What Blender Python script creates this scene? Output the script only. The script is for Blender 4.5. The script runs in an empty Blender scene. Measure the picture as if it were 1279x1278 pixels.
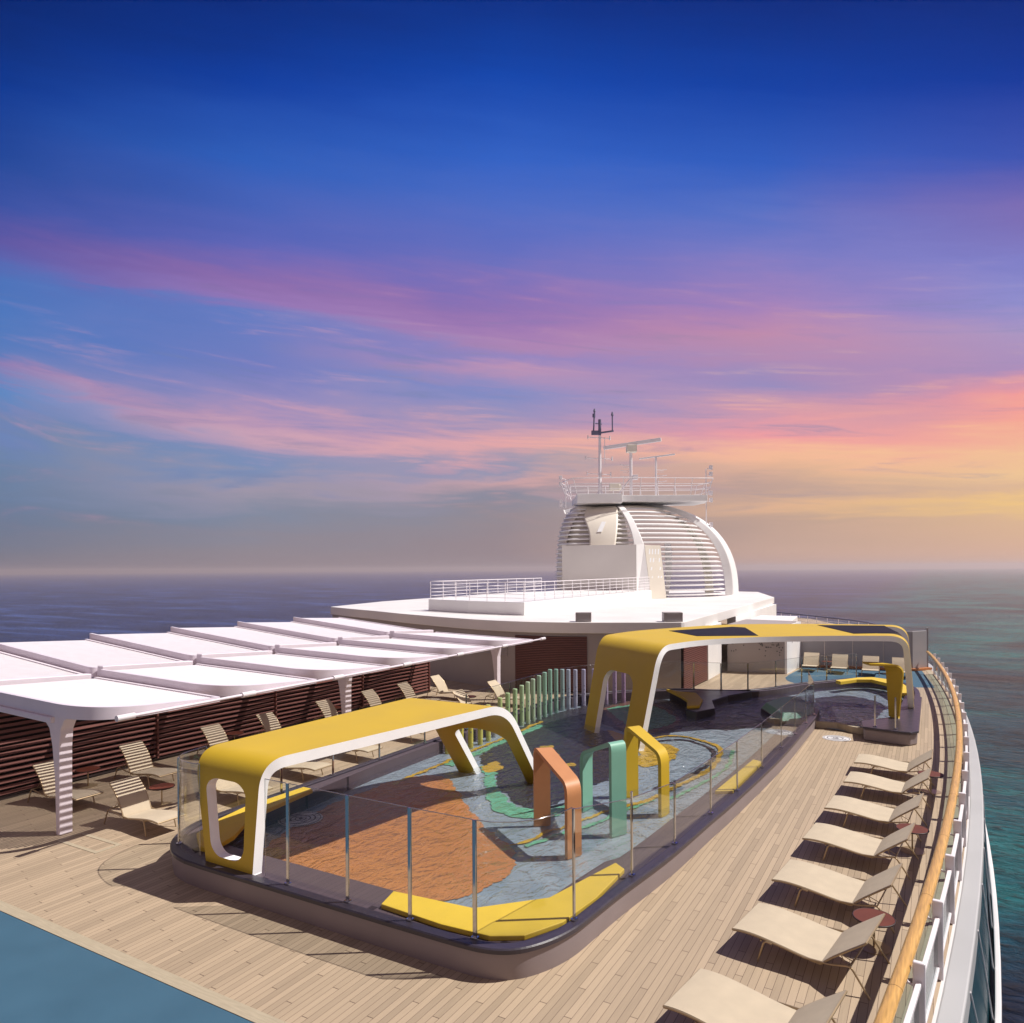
import bpy, math, random
from mathutils import Vector, Matrix, noise
random.seed(7)
PI = math.pi
R = math.radians
scene = bpy.context.scene
COL = scene.collection

# ------------------------------------------------------------------ colour / materials
KX = .87            # the picture is exposed a little up, so tones are set a little down
def lin(c, k=KX):
    return tuple(k*((x/255.0)/12.92 if x/255.0 <= .04045 else ((x/255.0+.055)/1.055)**2.4) for x in c)

def newmat(name):
    m = bpy.data.materials.new(name); m.use_nodes = True
    nt = m.node_tree; nt.nodes.clear()
    out = nt.nodes.new('ShaderNodeOutputMaterial')
    return m, nt, out

def N(nt, typ, **kw):
    n = nt.nodes.new(typ)
    for k, v in kw.items():
        if k in ('operation', 'blend_type', 'data_type', 'noise_dimensions', 'feature', 'bands_direction', 'wave_type', 'distribution', 'use_clamp', 'vector_type'):
            setattr(n, k, v)
    return n

def mth(nt, op, a, b=None, c=None, clamp=False):
    n = nt.nodes.new('ShaderNodeMath'); n.operation = op; n.use_clamp = clamp
    for i, x in enumerate((a, b, c)):
        if x is None: continue
        if isinstance(x, (int, float)): n.inputs[i].default_value = x
        else: nt.links.new(x, n.inputs[i])
    return n.outputs[0]

def mixc(nt, fac, a, b, blend='MIX'):
    n = nt.nodes.new('ShaderNodeMix'); n.data_type = 'RGBA'; n.blend_type = blend
    for i, x in ((0, fac), (6, a), (7, b)):
        if isinstance(x, (int, float)): n.inputs[i].default_value = x
        elif isinstance(x, tuple): n.inputs[i].default_value = (x[0], x[1], x[2], 1)
        else: nt.links.new(x, n.inputs[i])
    return n.outputs[2]

def ramp(nt, fac, stops, interp='LINEAR'):
    n = nt.nodes.new('ShaderNodeValToRGB'); cr = n.color_ramp; cr.interpolation = interp
    while len(cr.elements) > 1: cr.elements.remove(cr.elements[-1])
    cr.elements[0].position = stops[0][0]; cr.elements[0].color = (*stops[0][1], 1)
    for p, c in stops[1:]:
        e = cr.elements.new(p); e.color = (*c, 1)
    nt.links.new(fac, n.inputs[0])
    return n.outputs[0]

def mat(name, col, rough=.5, metal=0.0, var=.08, scale=3.0, bump=0.0, bscale=40.0, spec=.5, stretch=None, coat=0.0):
    """painted / plain surface with a little uneven wear in tone and gloss"""
    m, nt, out = newmat(name)
    b = nt.nodes.new('ShaderNodeBsdfPrincipled')
    tc = nt.nodes.new('ShaderNodeTexCoord')
    src = tc.outputs['Object']
    if stretch:
        mp = nt.nodes.new('ShaderNodeMapping'); mp.inputs['Scale'].default_value = stretch
        nt.links.new(src, mp.inputs[0]); src = mp.outputs[0]
    nz = nt.nodes.new('ShaderNodeTexNoise'); nz.inputs['Scale'].default_value = scale; nz.inputs['Detail'].default_value = 6
    nt.links.new(src, nz.inputs['Vector'])
    lo = tuple(max(0, x*(1-var)) for x in col); hi = tuple(min(1, x*(1+var)) for x in col)
    c = ramp(nt, nz.outputs[0], [(.3, lo), (.7, hi)])
    nt.links.new(c, b.inputs['Base Color'])
    r = mth(nt, 'MULTIPLY_ADD', nz.outputs[0], .18, rough-.09, clamp=True)
    nt.links.new(r, b.inputs['Roughness'])
    b.inputs['Metallic'].default_value = metal
    b.inputs['Specular IOR Level'].default_value = spec
    b.inputs['Coat Weight'].default_value = coat
    if bump > 0:
        n2 = nt.nodes.new('ShaderNodeTexNoise'); n2.inputs['Scale'].default_value = bscale; n2.inputs['Detail'].default_value = 4
        nt.links.new(src, n2.inputs['Vector'])
        bp = nt.nodes.new('ShaderNodeBump'); bp.inputs['Strength'].default_value = bump; bp.inputs['Distance'].default_value = .01
        nt.links.new(n2.outputs[0], bp.inputs['Height']); nt.links.new(bp.outputs[0], b.inputs['Normal'])
    nt.links.new(b.outputs[0], out.inputs[0])
    return m

def plank_mat(name, base, groove, pw=.11, plen=2.7, var=.16, rough=.6, gw=.055):
    m, nt, out = newmat(name)
    b = nt.nodes.new('ShaderNodeBsdfPrincipled')
    tc = nt.nodes.new('ShaderNodeTexCoord'); sp = nt.nodes.new('ShaderNodeSeparateXYZ')
    nt.links.new(tc.outputs['Object'], sp.inputs[0])
    xs = mth(nt, 'DIVIDE', sp.outputs[0], pw)
    idx = mth(nt, 'FLOOR', xs); fx = mth(nt, 'FRACT', xs)
    four = mth(nt, 'MODULO', mth(nt, 'ADD', idx, 4000.0), 4.0)
    sh = mth(nt, 'MULTIPLY_ADD', four, .25, mth(nt, 'MULTIPLY', idx, .013))
    ys = mth(nt, 'ADD', mth(nt, 'DIVIDE', sp.outputs[1], plen), sh)
    idy = mth(nt, 'FLOOR', ys); fy = mth(nt, 'FRACT', ys)
    g1 = mth(nt, 'LESS_THAN', fx, gw)
    g2 = mth(nt, 'LESS_THAN', fy, .0045)
    g = mth(nt, 'MAXIMUM', g1, g2)
    cb = nt.nodes.new('ShaderNodeCombineXYZ'); nt.links.new(idx, cb.inputs[0]); nt.links.new(idy, cb.inputs[1])
    wn = nt.nodes.new('ShaderNodeTexWhiteNoise'); nt.links.new(cb.outputs[0], wn.inputs['Vector'])
    mp = nt.nodes.new('ShaderNodeMapping'); mp.inputs['Scale'].default_value = (45, 2.2, 1)
    nt.links.new(tc.outputs['Object'], mp.inputs[0])
    nz = nt.nodes.new('ShaderNodeTexNoise'); nz.inputs['Scale'].default_value = 1.0; nz.inputs['Detail'].default_value = 5
    nt.links.new(mp.outputs[0], nz.inputs['Vector'])
    n3 = nt.nodes.new('ShaderNodeTexNoise'); n3.inputs['Scale'].default_value = .35; n3.inputs['Detail'].default_value = 5
    nt.links.new(tc.outputs['Object'], n3.inputs['Vector'])
    v = mth(nt, 'ADD', mth(nt, 'MULTIPLY', wn.outputs[0], .42), mth(nt, 'ADD', mth(nt, 'MULTIPLY', nz.outputs[0], .38), mth(nt, 'MULTIPLY', n3.outputs[0], .2)))
    lo = tuple(x*(1-var) for x in base); hi = tuple(min(1, x*(1+var)) for x in base)
    c = ramp(nt, v, [(.25, lo), (.75, hi)])
    c = mixc(nt, g, c, groove)
    nt.links.new(c, b.inputs['Base Color'])
    b.inputs['Roughness'].default_value = rough
    bp = nt.nodes.new('ShaderNodeBump'); bp.inputs['Strength'].default_value = .35; bp.inputs['Distance'].default_value = .004
    nt.links.new(mth(nt, 'SUBTRACT', mth(nt, 'MULTIPLY', nz.outputs[0], .4), g), bp.inputs['Height'])
    nt.links.new(bp.outputs[0], b.inputs['Normal'])
    nt.links.new(b.outputs[0], out.inputs[0])
    return m

def schlick(nt, f0, normal=None):
    ge = nt.nodes.new('ShaderNodeNewGeometry')
    d = nt.nodes.new('ShaderNodeVectorMath'); d.operation = 'DOT_PRODUCT'
    nt.links.new(normal if normal is not None else ge.outputs['Normal'], d.inputs[0]); nt.links.new(ge.outputs['Incoming'], d.inputs[1])
    c = mth(nt, 'SUBTRACT', 1.0, mth(nt, 'ABSOLUTE', d.outputs['Value']), clamp=True)
    return mth(nt, 'MULTIPLY_ADD', mth(nt, 'POWER', c, 5.0), 1-f0, f0, clamp=True)

def glass_mat(name, tint, ior=1.45, rough=.02):
    m, nt, out = newmat(name)
    t = nt.nodes.new('ShaderNodeBsdfTransparent'); t.inputs[0].default_value = (*tint, 1)
    g = nt.nodes.new('ShaderNodeBsdfGlossy'); g.inputs['Roughness'].default_value = rough
    fr = schlick(nt, ((ior-1)/(ior+1))**2)
    mx = nt.nodes.new('ShaderNodeMixShader')
    nt.links.new(fr, mx.inputs[0]); nt.links.new(t.outputs[0], mx.inputs[1]); nt.links.new(g.outputs[0], mx.inputs[2])
    nt.links.new(mx.outputs[0], out.inputs[0])
    return m

M = {}
M['deck'] = plank_mat('teak_deck', lin((184, 163, 138)), lin((92, 70, 58)))
M['deck_trim'] = mat('pale_margin_plank', lin((186, 172, 148)), .6, var=.1, stretch=(1.2, 12, 1))
M['blue'] = mat('blue_floor_coating', lin((64, 102, 126)), .62, var=.06, scale=1.2, bump=.05, bscale=120)
M['curb'] = mat('mauve_grey_curb', lin((148, 136, 139)), .55, var=.06, scale=1.5, bump=.05)
M['coping'] = mat('dark_rubber_coping', lin((62, 56, 68)), .34, var=.12, scale=4, bump=.08, bscale=60)
M['ledge'] = plank_mat('dark_plum_decking', lin((88, 76, 84)), lin((50, 42, 48)), pw=.13, plen=30, var=.08, rough=.45)
M['floor'] = mat('slate_blue_pool_floor', lin((152, 166, 178)), .55, var=.12, scale=1.4)
M['f_orange'] = mat('orange_pool_floor', lin((206, 136, 78)), .55, var=.1)
M['f_green'] = mat('mint_pool_floor', lin((112, 186, 150)), .55, var=.1)
M['f_dark'] = mat('charcoal_floor_and_reflection', lin((42, 36, 44)), .55, var=.15)
M['f_yellow'] = mat('yellow_pool_floor', lin((208, 166, 40)), .55, var=.1)
M['f_brown'] = mat('brown_pool_floor', lin((120, 82, 66)), .55, var=.1)
M['yellow'] = mat('yellow_gelcoat', lin((216, 180, 44)), .5, var=.035, scale=.9, bump=.02)
M['ypad'] = mat('yellow_rubber_pad', lin((232, 196, 60)), .6, var=.04, bump=.1, bscale=90)
M['orange'] = mat('orange_gelcoat', lin((210, 146, 98)), .5, var=.04)
M['mint'] = mat('mint_gelcoat', lin((132, 190, 168)), .5, var=.04)
M['white'] = mat('white_gloss_paint', lin((240, 238, 238), 1.0), .4, var=.03, scale=.7)
M['wedge'] = mat('white_arch_edge', lin((250, 250, 251), 1.0), .45, var=.015)
M['canopy'] = mat('white_louvre_paint', lin((240, 233, 238), .88), .45, var=.03)
M['cframe'] = mat('lilac_white_frame_paint', lin((226, 216, 226), 1.0), .45, var=.03)
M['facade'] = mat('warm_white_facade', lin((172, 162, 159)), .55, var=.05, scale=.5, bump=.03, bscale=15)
M['roofw'] = mat('white_roof_membrane', lin((232, 228, 226), 1.0), .5, var=.05, scale=.35)
M['cream'] = mat('cream_superstructure_paint', lin((234, 226, 212), 1.0), .5, var=.04, scale=.5)
M['greyw'] = mat('grey_screen_panel', lin((176, 170, 172)), .55, var=.05, scale=.8)
M['brown'] = mat('dark_brown_slat', lin((120, 74, 68)), .5, var=.14, scale=2, stretch=(1, 1, 14))
M['brownb'] = mat('brown_backing_board', lin((42, 27, 26)), .7, var=.1)
M['sling'] = mat('cream_sling_fabric', lin((206, 190, 166)), .85, var=.05, scale=4, bump=.25, bscale=260)
M['alu'] = mat('champagne_tube', lin((190, 166, 132)), .35, metal=.55, var=.05)
M['rust'] = mat('terracotta_table_top', lin((108, 48, 30)), .65, var=.1)
M['rustd'] = mat('dark_table_rim', lin((52, 26, 22)), .5)
M['chrome'] = mat('polished_steel', lin((205, 205, 208)), .1, metal=1.0, var=.03)
M['steel'] = mat('white_rail_paint', lin((238, 232, 236), 1.0), .4, var=.03)
M['hand'] = mat('varnished_oak_rail', lin((214, 166, 92)), .36, var=.24, scale=2.2, stretch=(22, 1.2, 22), coat=.25)
M['hazed_black'] = mat('hazed_black_antenna', lin((108, 108, 138)), .5)  # antenna black lightened to lilac grey, distance haze mixed into the colour
M['vent'] = mat('navy_vent_grille', lin((24, 26, 40)), .6, var=.2, scale=9, stretch=(1, 14, 1), spec=.12)
M['hull'] = mat('white_hull_paint', lin((224, 222, 224), 1.0), .4, var=.05, scale=.25)
M['wood'] = mat('orange_wood_plinth', lin((196, 124, 70)), .5, var=.15, stretch=(2, 12, 12))
M['discw'] = mat('white_disc', lin((232, 230, 232)), .5, var=.04)
M['discl'] = mat('grey_disc_line', lin((96, 92, 104)), .5)
M['mos'] = mat('dark_mosaic_tile', lin((48, 54, 70)), .3, var=.4, scale=20)
M['boxg'] = mat('grey_vent_box', lin((176, 168, 168)), .55)
M['post'] = {}
M['glass'] = glass_mat('clear_glass', (.975, .985, .98))
M['glass_e'] = glass_mat('glass_edge', (.75, .83, .84), 1.5)
M['rglass'] = glass_mat('tinted_rail_glass', (.80, .88, .88), 1.5)
M['tower'] = mat('pale_grey_tower_paint', lin((214, 208, 204), 1.0), .55, var=.04, scale=.4)
M['ledgeg'] = mat('grey_white_ledge_paint', lin((190, 190, 192)), .5, var=.05, scale=.4)
M['hullglass'] = mat('teal_window_glass', lin((18, 70, 84)), .3, var=.2, scale=.3, spec=.8)

def water_mat(name, tint, wscale, strength, dist, rough, ior=1.33):
    m, nt, out = newmat(name)
    t = nt.nodes.new('ShaderNodeBsdfTransparent'); t.inputs[0].default_value = (*tint, 1)
    g = nt.nodes.new('ShaderNodeBsdfGlossy'); g.inputs['Roughness'].default_value = rough
    tc = nt.nodes.new('ShaderNodeTexCoord')
    mp = nt.nodes.new('ShaderNodeMapping'); mp.inputs['Scale'].default_value = (1, .55, 1); mp.inputs['Rotation'].default_value = (0, 0, .5)
    nt.links.new(tc.outputs['Object'], mp.inputs[0])
    n1 = nt.nodes.new('ShaderNodeTexNoise'); n1.inputs['Scale'].default_value = wscale; n1.inputs['Detail'].default_value = 5; n1.inputs['Roughness'].default_value = .62
    n1.inputs['Distortion'].default_value = .9
    nt.links.new(mp.outputs[0], n1.inputs['Vector'])
    n1.inputs['Detail'].default_value = 3; n1.inputs['Roughness'].default_value = .5
    nb = nt.nodes.new('ShaderNodeTexNoise'); nb.inputs['Scale'].default_value = wscale*3.6; nb.inputs['Detail'].default_value = 3; nb.inputs['Distortion'].default_value = .6
    nt.links.new(mp.outputs[0], nb.inputs['Vector'])
    bp = nt.nodes.new('ShaderNodeBump'); bp.inputs['Strength'].default_value = strength; bp.inputs['Distance'].default_value = dist
    nt.links.new(mth(nt, 'ADD', n1.outputs[0], mth(nt, 'MULTIPLY', nb.outputs[0], .30)), bp.inputs['Height'])
    nt.links.new(bp.outputs[0], g.inputs['Normal'])
    bf = nt.nodes.new('ShaderNodeBump'); bf.inputs['Strength'].default_value = strength; bf.inputs['Distance'].default_value = dist*.85
    nt.links.new(mth(nt, 'ADD', n1.outputs[0], mth(nt, 'MULTIPLY', nb.outputs[0], .30)), bf.inputs['Height'])
    fr = mth(nt, 'MINIMUM', schlick(nt, .06, bf.outputs[0]), .62)
    fr = mth(nt, 'MAXIMUM', fr, .10)
    mx = nt.nodes.new('ShaderNodeMixShader')
    nt.links.new(fr, mx.inputs[0]); nt.links.new(t.outputs[0], mx.inputs[1]); nt.links.new(g.outputs[0], mx.inputs[2])
    nt.links.new(mx.outputs[0], out.inputs[0])
    return m
M['water'] = water_mat('rippled_pool_water', (.95, .97, .98), 3.0, 1.0, .20, .01)

TH_SEA = R(29.84)
def sea_mat():
    def sst(v, lo, hi, k):
        n = nt.nodes.new('ShaderNodeMapRange'); n.interpolation_type = 'SMOOTHSTEP'; nt.links.new(v, n.inputs[0])
        n.inputs[1].default_value = lo; n.inputs[2].default_value = hi; n.inputs[4].default_value = k; return n.outputs[0]
    m, nt, out = newmat('sea_water')
    b = nt.nodes.new('ShaderNodeBsdfPrincipled')
    tc = nt.nodes.new('ShaderNodeTexCoord')
    n0 = nt.nodes.new('ShaderNodeTexNoise'); n0.inputs['Scale'].default_value = .022; n0.inputs['Detail'].default_value = 6; n0.inputs['Distortion'].default_value = .6
    nt.links.new(tc.outputs['Object'], n0.inputs['Vector'])
    mp = nt.nodes.new('ShaderNodeMapping'); mp.inputs['Scale'].default_value = (.55, 1.2, 1); mp.inputs['Rotation'].default_value = (0, 0, R(-20))
    nt.links.new(tc.outputs['Object'], mp.inputs[0])
    n1 = nt.nodes.new('ShaderNodeTexNoise'); n1.inputs['Scale'].default_value = .8; n1.inputs['Detail'].default_value = 10; n1.inputs['Roughness'].default_value = .62; n1.inputs['Distortion'].default_value = .5
    nt.links.new(mp.outputs[0], n1.inputs['Vector'])
    n2 = nt.nodes.new('ShaderNodeTexNoise'); n2.inputs['Scale'].default_value = .09; n2.inputs['Detail'].default_value = 4
    nt.links.new(mp.outputs[0], n2.inputs['Vector'])
    c = ramp(nt, n0.outputs[0], [(.34, lin((14, 52, 88))), (.48, lin((6, 94, 120))), (.62, lin((0, 148, 156)))])
    c = mixc(nt, sst(n1.outputs[0], .40, .68, .7), c, lin((5, 18, 34)))  # wave shading painted into the base colour from the ripple noise
    spx = nt.nodes.new('ShaderNodeSeparateXYZ'); nt.links.new(tc.outputs['Object'], spx.inputs[0])
    dp = nt.nodes.new('ShaderNodeMapRange'); dp.interpolation_type = 'SMOOTHSTEP'; nt.links.new(spx.outputs[0], dp.inputs[0])
    dp.inputs[1].default_value = 10.0; dp.inputs[2].default_value = -90.0      # blue of the reflected sky painted in to port of the ship
    deep = ramp(nt, n0.outputs[0], [(.35, lin((36, 46, 98))), (.65, lin((58, 80, 148)))])  # sky reflection held in the base colour
    c = mixc(nt, dp.outputs[0], c, mixc(nt, sst(n1.outputs[0], .38, .66, .8), deep, lin((26, 28, 62))))  # same painted wave shading over the sky-tinted side
    # long swell streaks lying across the view from the ship
    mp3 = nt.nodes.new('ShaderNodeMapping'); mp3.inputs['Rotation'].default_value = (0, 0, -TH_SEA); mp3.inputs['Scale'].default_value = (.008, .055, 1)
    nt.links.new(tc.outputs['Object'], mp3.inputs[0])
    n3 = nt.nodes.new('ShaderNodeTexNoise'); n3.inputs['Scale'].default_value = 1.0; n3.inputs['Detail'].default_value = 7; n3.inputs['Roughness'].default_value = .6; n3.inputs['Distortion'].default_value = .5
    nt.links.new(mp3.outputs[0], n3.inputs['Vector'])
    streak = mixc(nt, dp.outputs[0], lin((14, 96, 122)), lin((86, 118, 196)))
    c = mixc(nt, sst(n3.outputs[0], .50, .68, .75), c, streak)
    c = mixc(nt, sst(n3.outputs[0], .46, .30, .6), c, lin((16, 24, 50)))
    nt.links.new(c, b.inputs['Base Color'])
    b.inputs['Roughness'].default_value = .2
    b.inputs['IOR'].default_value = 1.33
    b.inputs['Specular IOR Level'].default_value = .09
    bp = nt.nodes.new('ShaderNodeBump'); bp.inputs['Strength'].default_value = 1.0; bp.inputs['Distance'].default_value = 3.2
    nt.links.new(mth(nt, 'ADD', n1.outputs[0], mth(nt, 'MULTIPLY', n2.outputs[0], 2.2)), bp.inputs['Height'])
    nt.links.new(bp.outputs[0], b.inputs['Normal'])
    nt.links.new(b.outputs[0], out.inputs[0])
    return m
M['sea'] = sea_mat()

# ------------------------------------------------------------------ mesh building
class MB:
    def __init__(s): s.v = []; s.f = []; s.mi = []; s.sm = []
    def add(s, vs, fs, mi=0, smooth=False):
        o = len(s.v); s.v += [tuple(x) for x in vs]
        for f in fs: s.f.append(tuple(i+o for i in f)); s.mi.append(mi); s.sm.append(smooth)
    def box(s, c, d, rz=0.0, mi=0, rx=0.0, ry=0.0):
        mtx = Matrix.Translation(c) @ Matrix.Rotation(rz, 4, 'Z') @ Matrix.Rotation(ry, 4, 'Y') @ Matrix.Rotation(rx, 4, 'X')
        x, y, z = d[0]/2, d[1]/2, d[2]/2
        vs = [mtx @ Vector(p) for p in ((-x,-y,-z),(x,-y,-z),(x,y,-z),(-x,y,-z),(-x,-y,z),(x,-y,z),(x,y,z),(-x,y,z))]
        s.add(vs, [(0,3,2,1),(4,5,6,7),(0,1,5,4),(1,2,6,5),(2,3,7,6),(3,0,4,7)], mi)
    def prism(s, poly, z0, z1, mi=0, bottom=True):
        n = len(poly)
        if sum(poly[i][0]*poly[(i+1)%n][1]-poly[(i+1)%n][0]*poly[i][1] for i in range(n)) < 0: poly = poly[::-1]
        f0 = z0 if callable(z0) else (lambda x, y: z0); f1 = z1 if callable(z1) else (lambda x, y: z1)
        vs = [(x, y, f0(x, y)) for x, y in poly] + [(x, y, f1(x, y)) for x, y in poly]
        fs = [tuple(range(n, 2*n))] + [(i, (i+1)%n, n+(i+1)%n, n+i) for i in range(n)]
        if bottom: fs.append(tuple(range(n-1, -1, -1)))
        s.add(vs, fs, mi)
    def tube(s, pts, r, n=8, closed=False, mi=0, caps=True, sy=1.0, up=Vector((0,0,1))):
        pts = [Vector(p) for p in pts]; k = len(pts); vs = []; 
        for i, p in enumerate(pts):
            a = pts[(i-1)%k] if (closed or i > 0) else p
            b = pts[(i+1)%k] if (closed or i < k-1) else p
            t = (b-a).normalized()
            u = up if abs(t.dot(up)) < .95 else Vector((1,0,0))
            x = t.cross(u).normalized(); y = x.cross(t).normalized()
            rr = r[i] if isinstance(r, (list, tuple)) else r
            for j in range(n):
                a_ = 2*PI*j/n
                vs.append(p + x*(math.cos(a_)*rr) + y*(math.sin(a_)*rr*sy))
        fs = []
        m_ = k if closed else k-1
        for i in range(m_):
            for j in range(n):
                a_ = i*n+j; b_ = i*n+(j+1)%n; c_ = ((i+1)%k)*n+(j+1)%n; d_ = ((i+1)%k)*n+j
                fs.append((a_, b_, c_, d_))
        s.add(vs, fs, mi, True)
        if caps and not closed:
            o = len(s.v)
            s.add(vs[:n], [tuple(range(n-1, -1, -1))], mi); s.add(vs[-n:], [tuple(range(n))], mi)
    def sweep(s, path, prof, closed=False, mi=0, closed_prof=False, caps=True, smooth=False):
        """path: 2D points; prof: (offset to the right of travel, z)"""
        nrm = normals2d(path, closed); k = len(path); n = len(prof)
        vs = []
        for (x, y), (nx, ny) in zip(path, nrm):
            for o, z in prof: vs.append((x+nx*o, y+ny*o, z))
        fs = []
        for i in range(k if closed else k-1):
            i2 = (i+1) % k
            for j in range(n if closed_prof else n-1):
                j2 = (j+1) % n
                fs.append((i*n+j, i*n+j2, i2*n+j2, i2*n+j))
        if caps and closed_prof and not closed:
            fs.append(tuple(range(n-1, -1, -1))); fs.append(tuple((k-1)*n+j for j in range(n)))
        s.add(vs, fs, mi, smooth)
    def build(s, name, mats, parent=None, bevel=0.0, seg=2, loc=None):
        me = bpy.data.meshes.new(name)
        vs = s.v
        me.from_pydata([tuple(v) for v in vs], [], s.f)
        for m_ in (mats if isinstance(mats, (list, tuple)) else [mats]): me.materials.append(m_)
        for p, mi, sm in zip(me.polygons, s.mi, s.sm): p.material_index = mi; p.use_smooth = sm
        me.validate(); me.update()
        o = bpy.data.objects.new(name, me); COL.objects.link(o)
        if parent: 
            o.parent = parent
        if bevel > 0:
            b = o.modifiers.new('bevel', 'BEVEL'); b.width = bevel; b.segments = seg; b.limit_method = 'ANGLE'; b.angle_limit = R(40)
            b.harden_normals = False
        return o

def normals2d(path, closed=False):
    k = len(path); out = []
    for i in range(k):
        a = path[(i-1) % k] if (closed or i > 0) else path[i]
        b = path[(i+1) % k] if (closed or i < k-1) else path[i]
        def un(p, q):
            dx, dy = q[0]-p[0], q[1]-p[1]; l = math.hypot(dx, dy) or 1; return (dy/l, -dx/l)
        n1 = un(a, path[i]) if a != path[i] else None
        n2 = un(path[i], b) if b != path[i] else None
        if n1 is None: n1 = n2
        if n2 is None: n2 = n1
        sx, sy = n1[0]+n2[0], n1[1]+n2[1]; l = math.hypot(sx, sy) or 1
        sx, sy = sx/l, sy/l
        c = max(.5, sx*n1[0]+sy*n1[1])
        out.append((sx/c, sy/c))
    return out

def offset(path, o, closed=False):
    return [(x+nx*o, y+ny*o) for (x, y), (nx, ny) in zip(path, normals2d(path, closed))]

def rnd_path(pts, rad, seg=7):
    """round the corners of an open polyline in 2D/3D; rad: one value or one per point"""
    P_ = [Vector(p) for p in pts]; out = [P_[0]]
    for i in range(1, len(P_)-1):
        r_ = rad[i] if isinstance(rad, (list, tuple)) else rad
        a, b, c = P_[i-1], P_[i], P_[i+1]
        d1, d2 = (a-b), (c-b)
        l = min(r_, d1.length*.48, d2.length*.48)
        s_, e_ = b+d1.normalized()*l, b+d2.normalized()*l
        for k in range(seg+1):
            t = k/seg
            out.append(s_*(1-t)**2 + b*2*t*(1-t) + e_*t*t)
    out.append(P_[-1])
    return out

def tag(o, label=None, cat=None, group=None, kind=None):
    if label: o['label'] = label
    if cat: o['category'] = cat
    if group: o['group'] = group
    if kind: o['kind'] = kind
    return o

def empty(name, loc=(0,0,0), rz=0.0):
    o = bpy.data.objects.new(name, None); o.empty_display_size = .3
    o.location = loc; o.rotation_euler = (0,0,rz); COL.objects.link(o); return o

def copy_tree(o, parent=None):
    c = o.copy(); COL.objects.link(c)
    if parent: c.parent = parent
    for ch in list(o.children): copy_tree(ch, c)
    return c

def catmull(pts, n=8):
    out = []
    k = len(pts)
    for i in range(k-1):
        p0 = pts[max(0,i-1)]; p1 = pts[i]; p2 = pts[i+1]; p3 = pts[min(k-1,i+2)]
        for j in range(n):
            t = j/n
            out.append(tuple(.5*((2*p1[d])+(-p0[d]+p2[d])*t+(2*p0[d]-5*p1[d]+4*p2[d]-p3[d])*t*t+(-p0[d]+3*p1[d]-3*p2[d]+p3[d])*t**3) for d in range(len(p1))))
    out.append(tuple(pts[-1]))
    return out

# ------------------------------------------------------------------ camera
TH = R(29.84)
FW = Vector((-math.sin(TH), math.cos(TH), 0)); RT = Vector((math.cos(TH), math.sin(TH), 0))
def vw(depth, lx, z):            # ship position from distance ahead / sideways
    p = FW*depth + RT*lx; return Vector((p.x, p.y, z))
cam = bpy.data.cameras.new('camera'); co = bpy.data.objects.new('camera', cam); COL.objects.link(co)
cam.sensor_width = 36; cam.lens = 36*911/1279
cam.clip_start = .1; cam.clip_end = 60000
cam.shift_y = (710.2-639)/1279.0
co.location = (0,0,6)
roll = math.atan(.006)
co.matrix_world = Matrix.Translation((0,0,6)) @ Matrix.Rotation(TH, 4, 'Z') @ Matrix.Rotation(PI/2, 4, 'X') @ Matrix.Rotation(-roll, 4, 'Z')
scene.camera = co

# ------------------------------------------------------------------ light
SD = Vector((-.83*math.cos(R(54.5)), -.557*math.cos(R(54.5)), -math.sin(R(54.5)))).normalized()
sun = bpy.data.lights.new('sun', 'SUN'); sun.energy = 4.6; sun.angle = R(.5); sun.color = (1.0, .95, .88)
so = bpy.data.objects.new('sun', sun); COL.objects.link(so)
so.rotation_euler = SD.to_track_quat('-Z', 'Y').to_euler()

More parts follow.
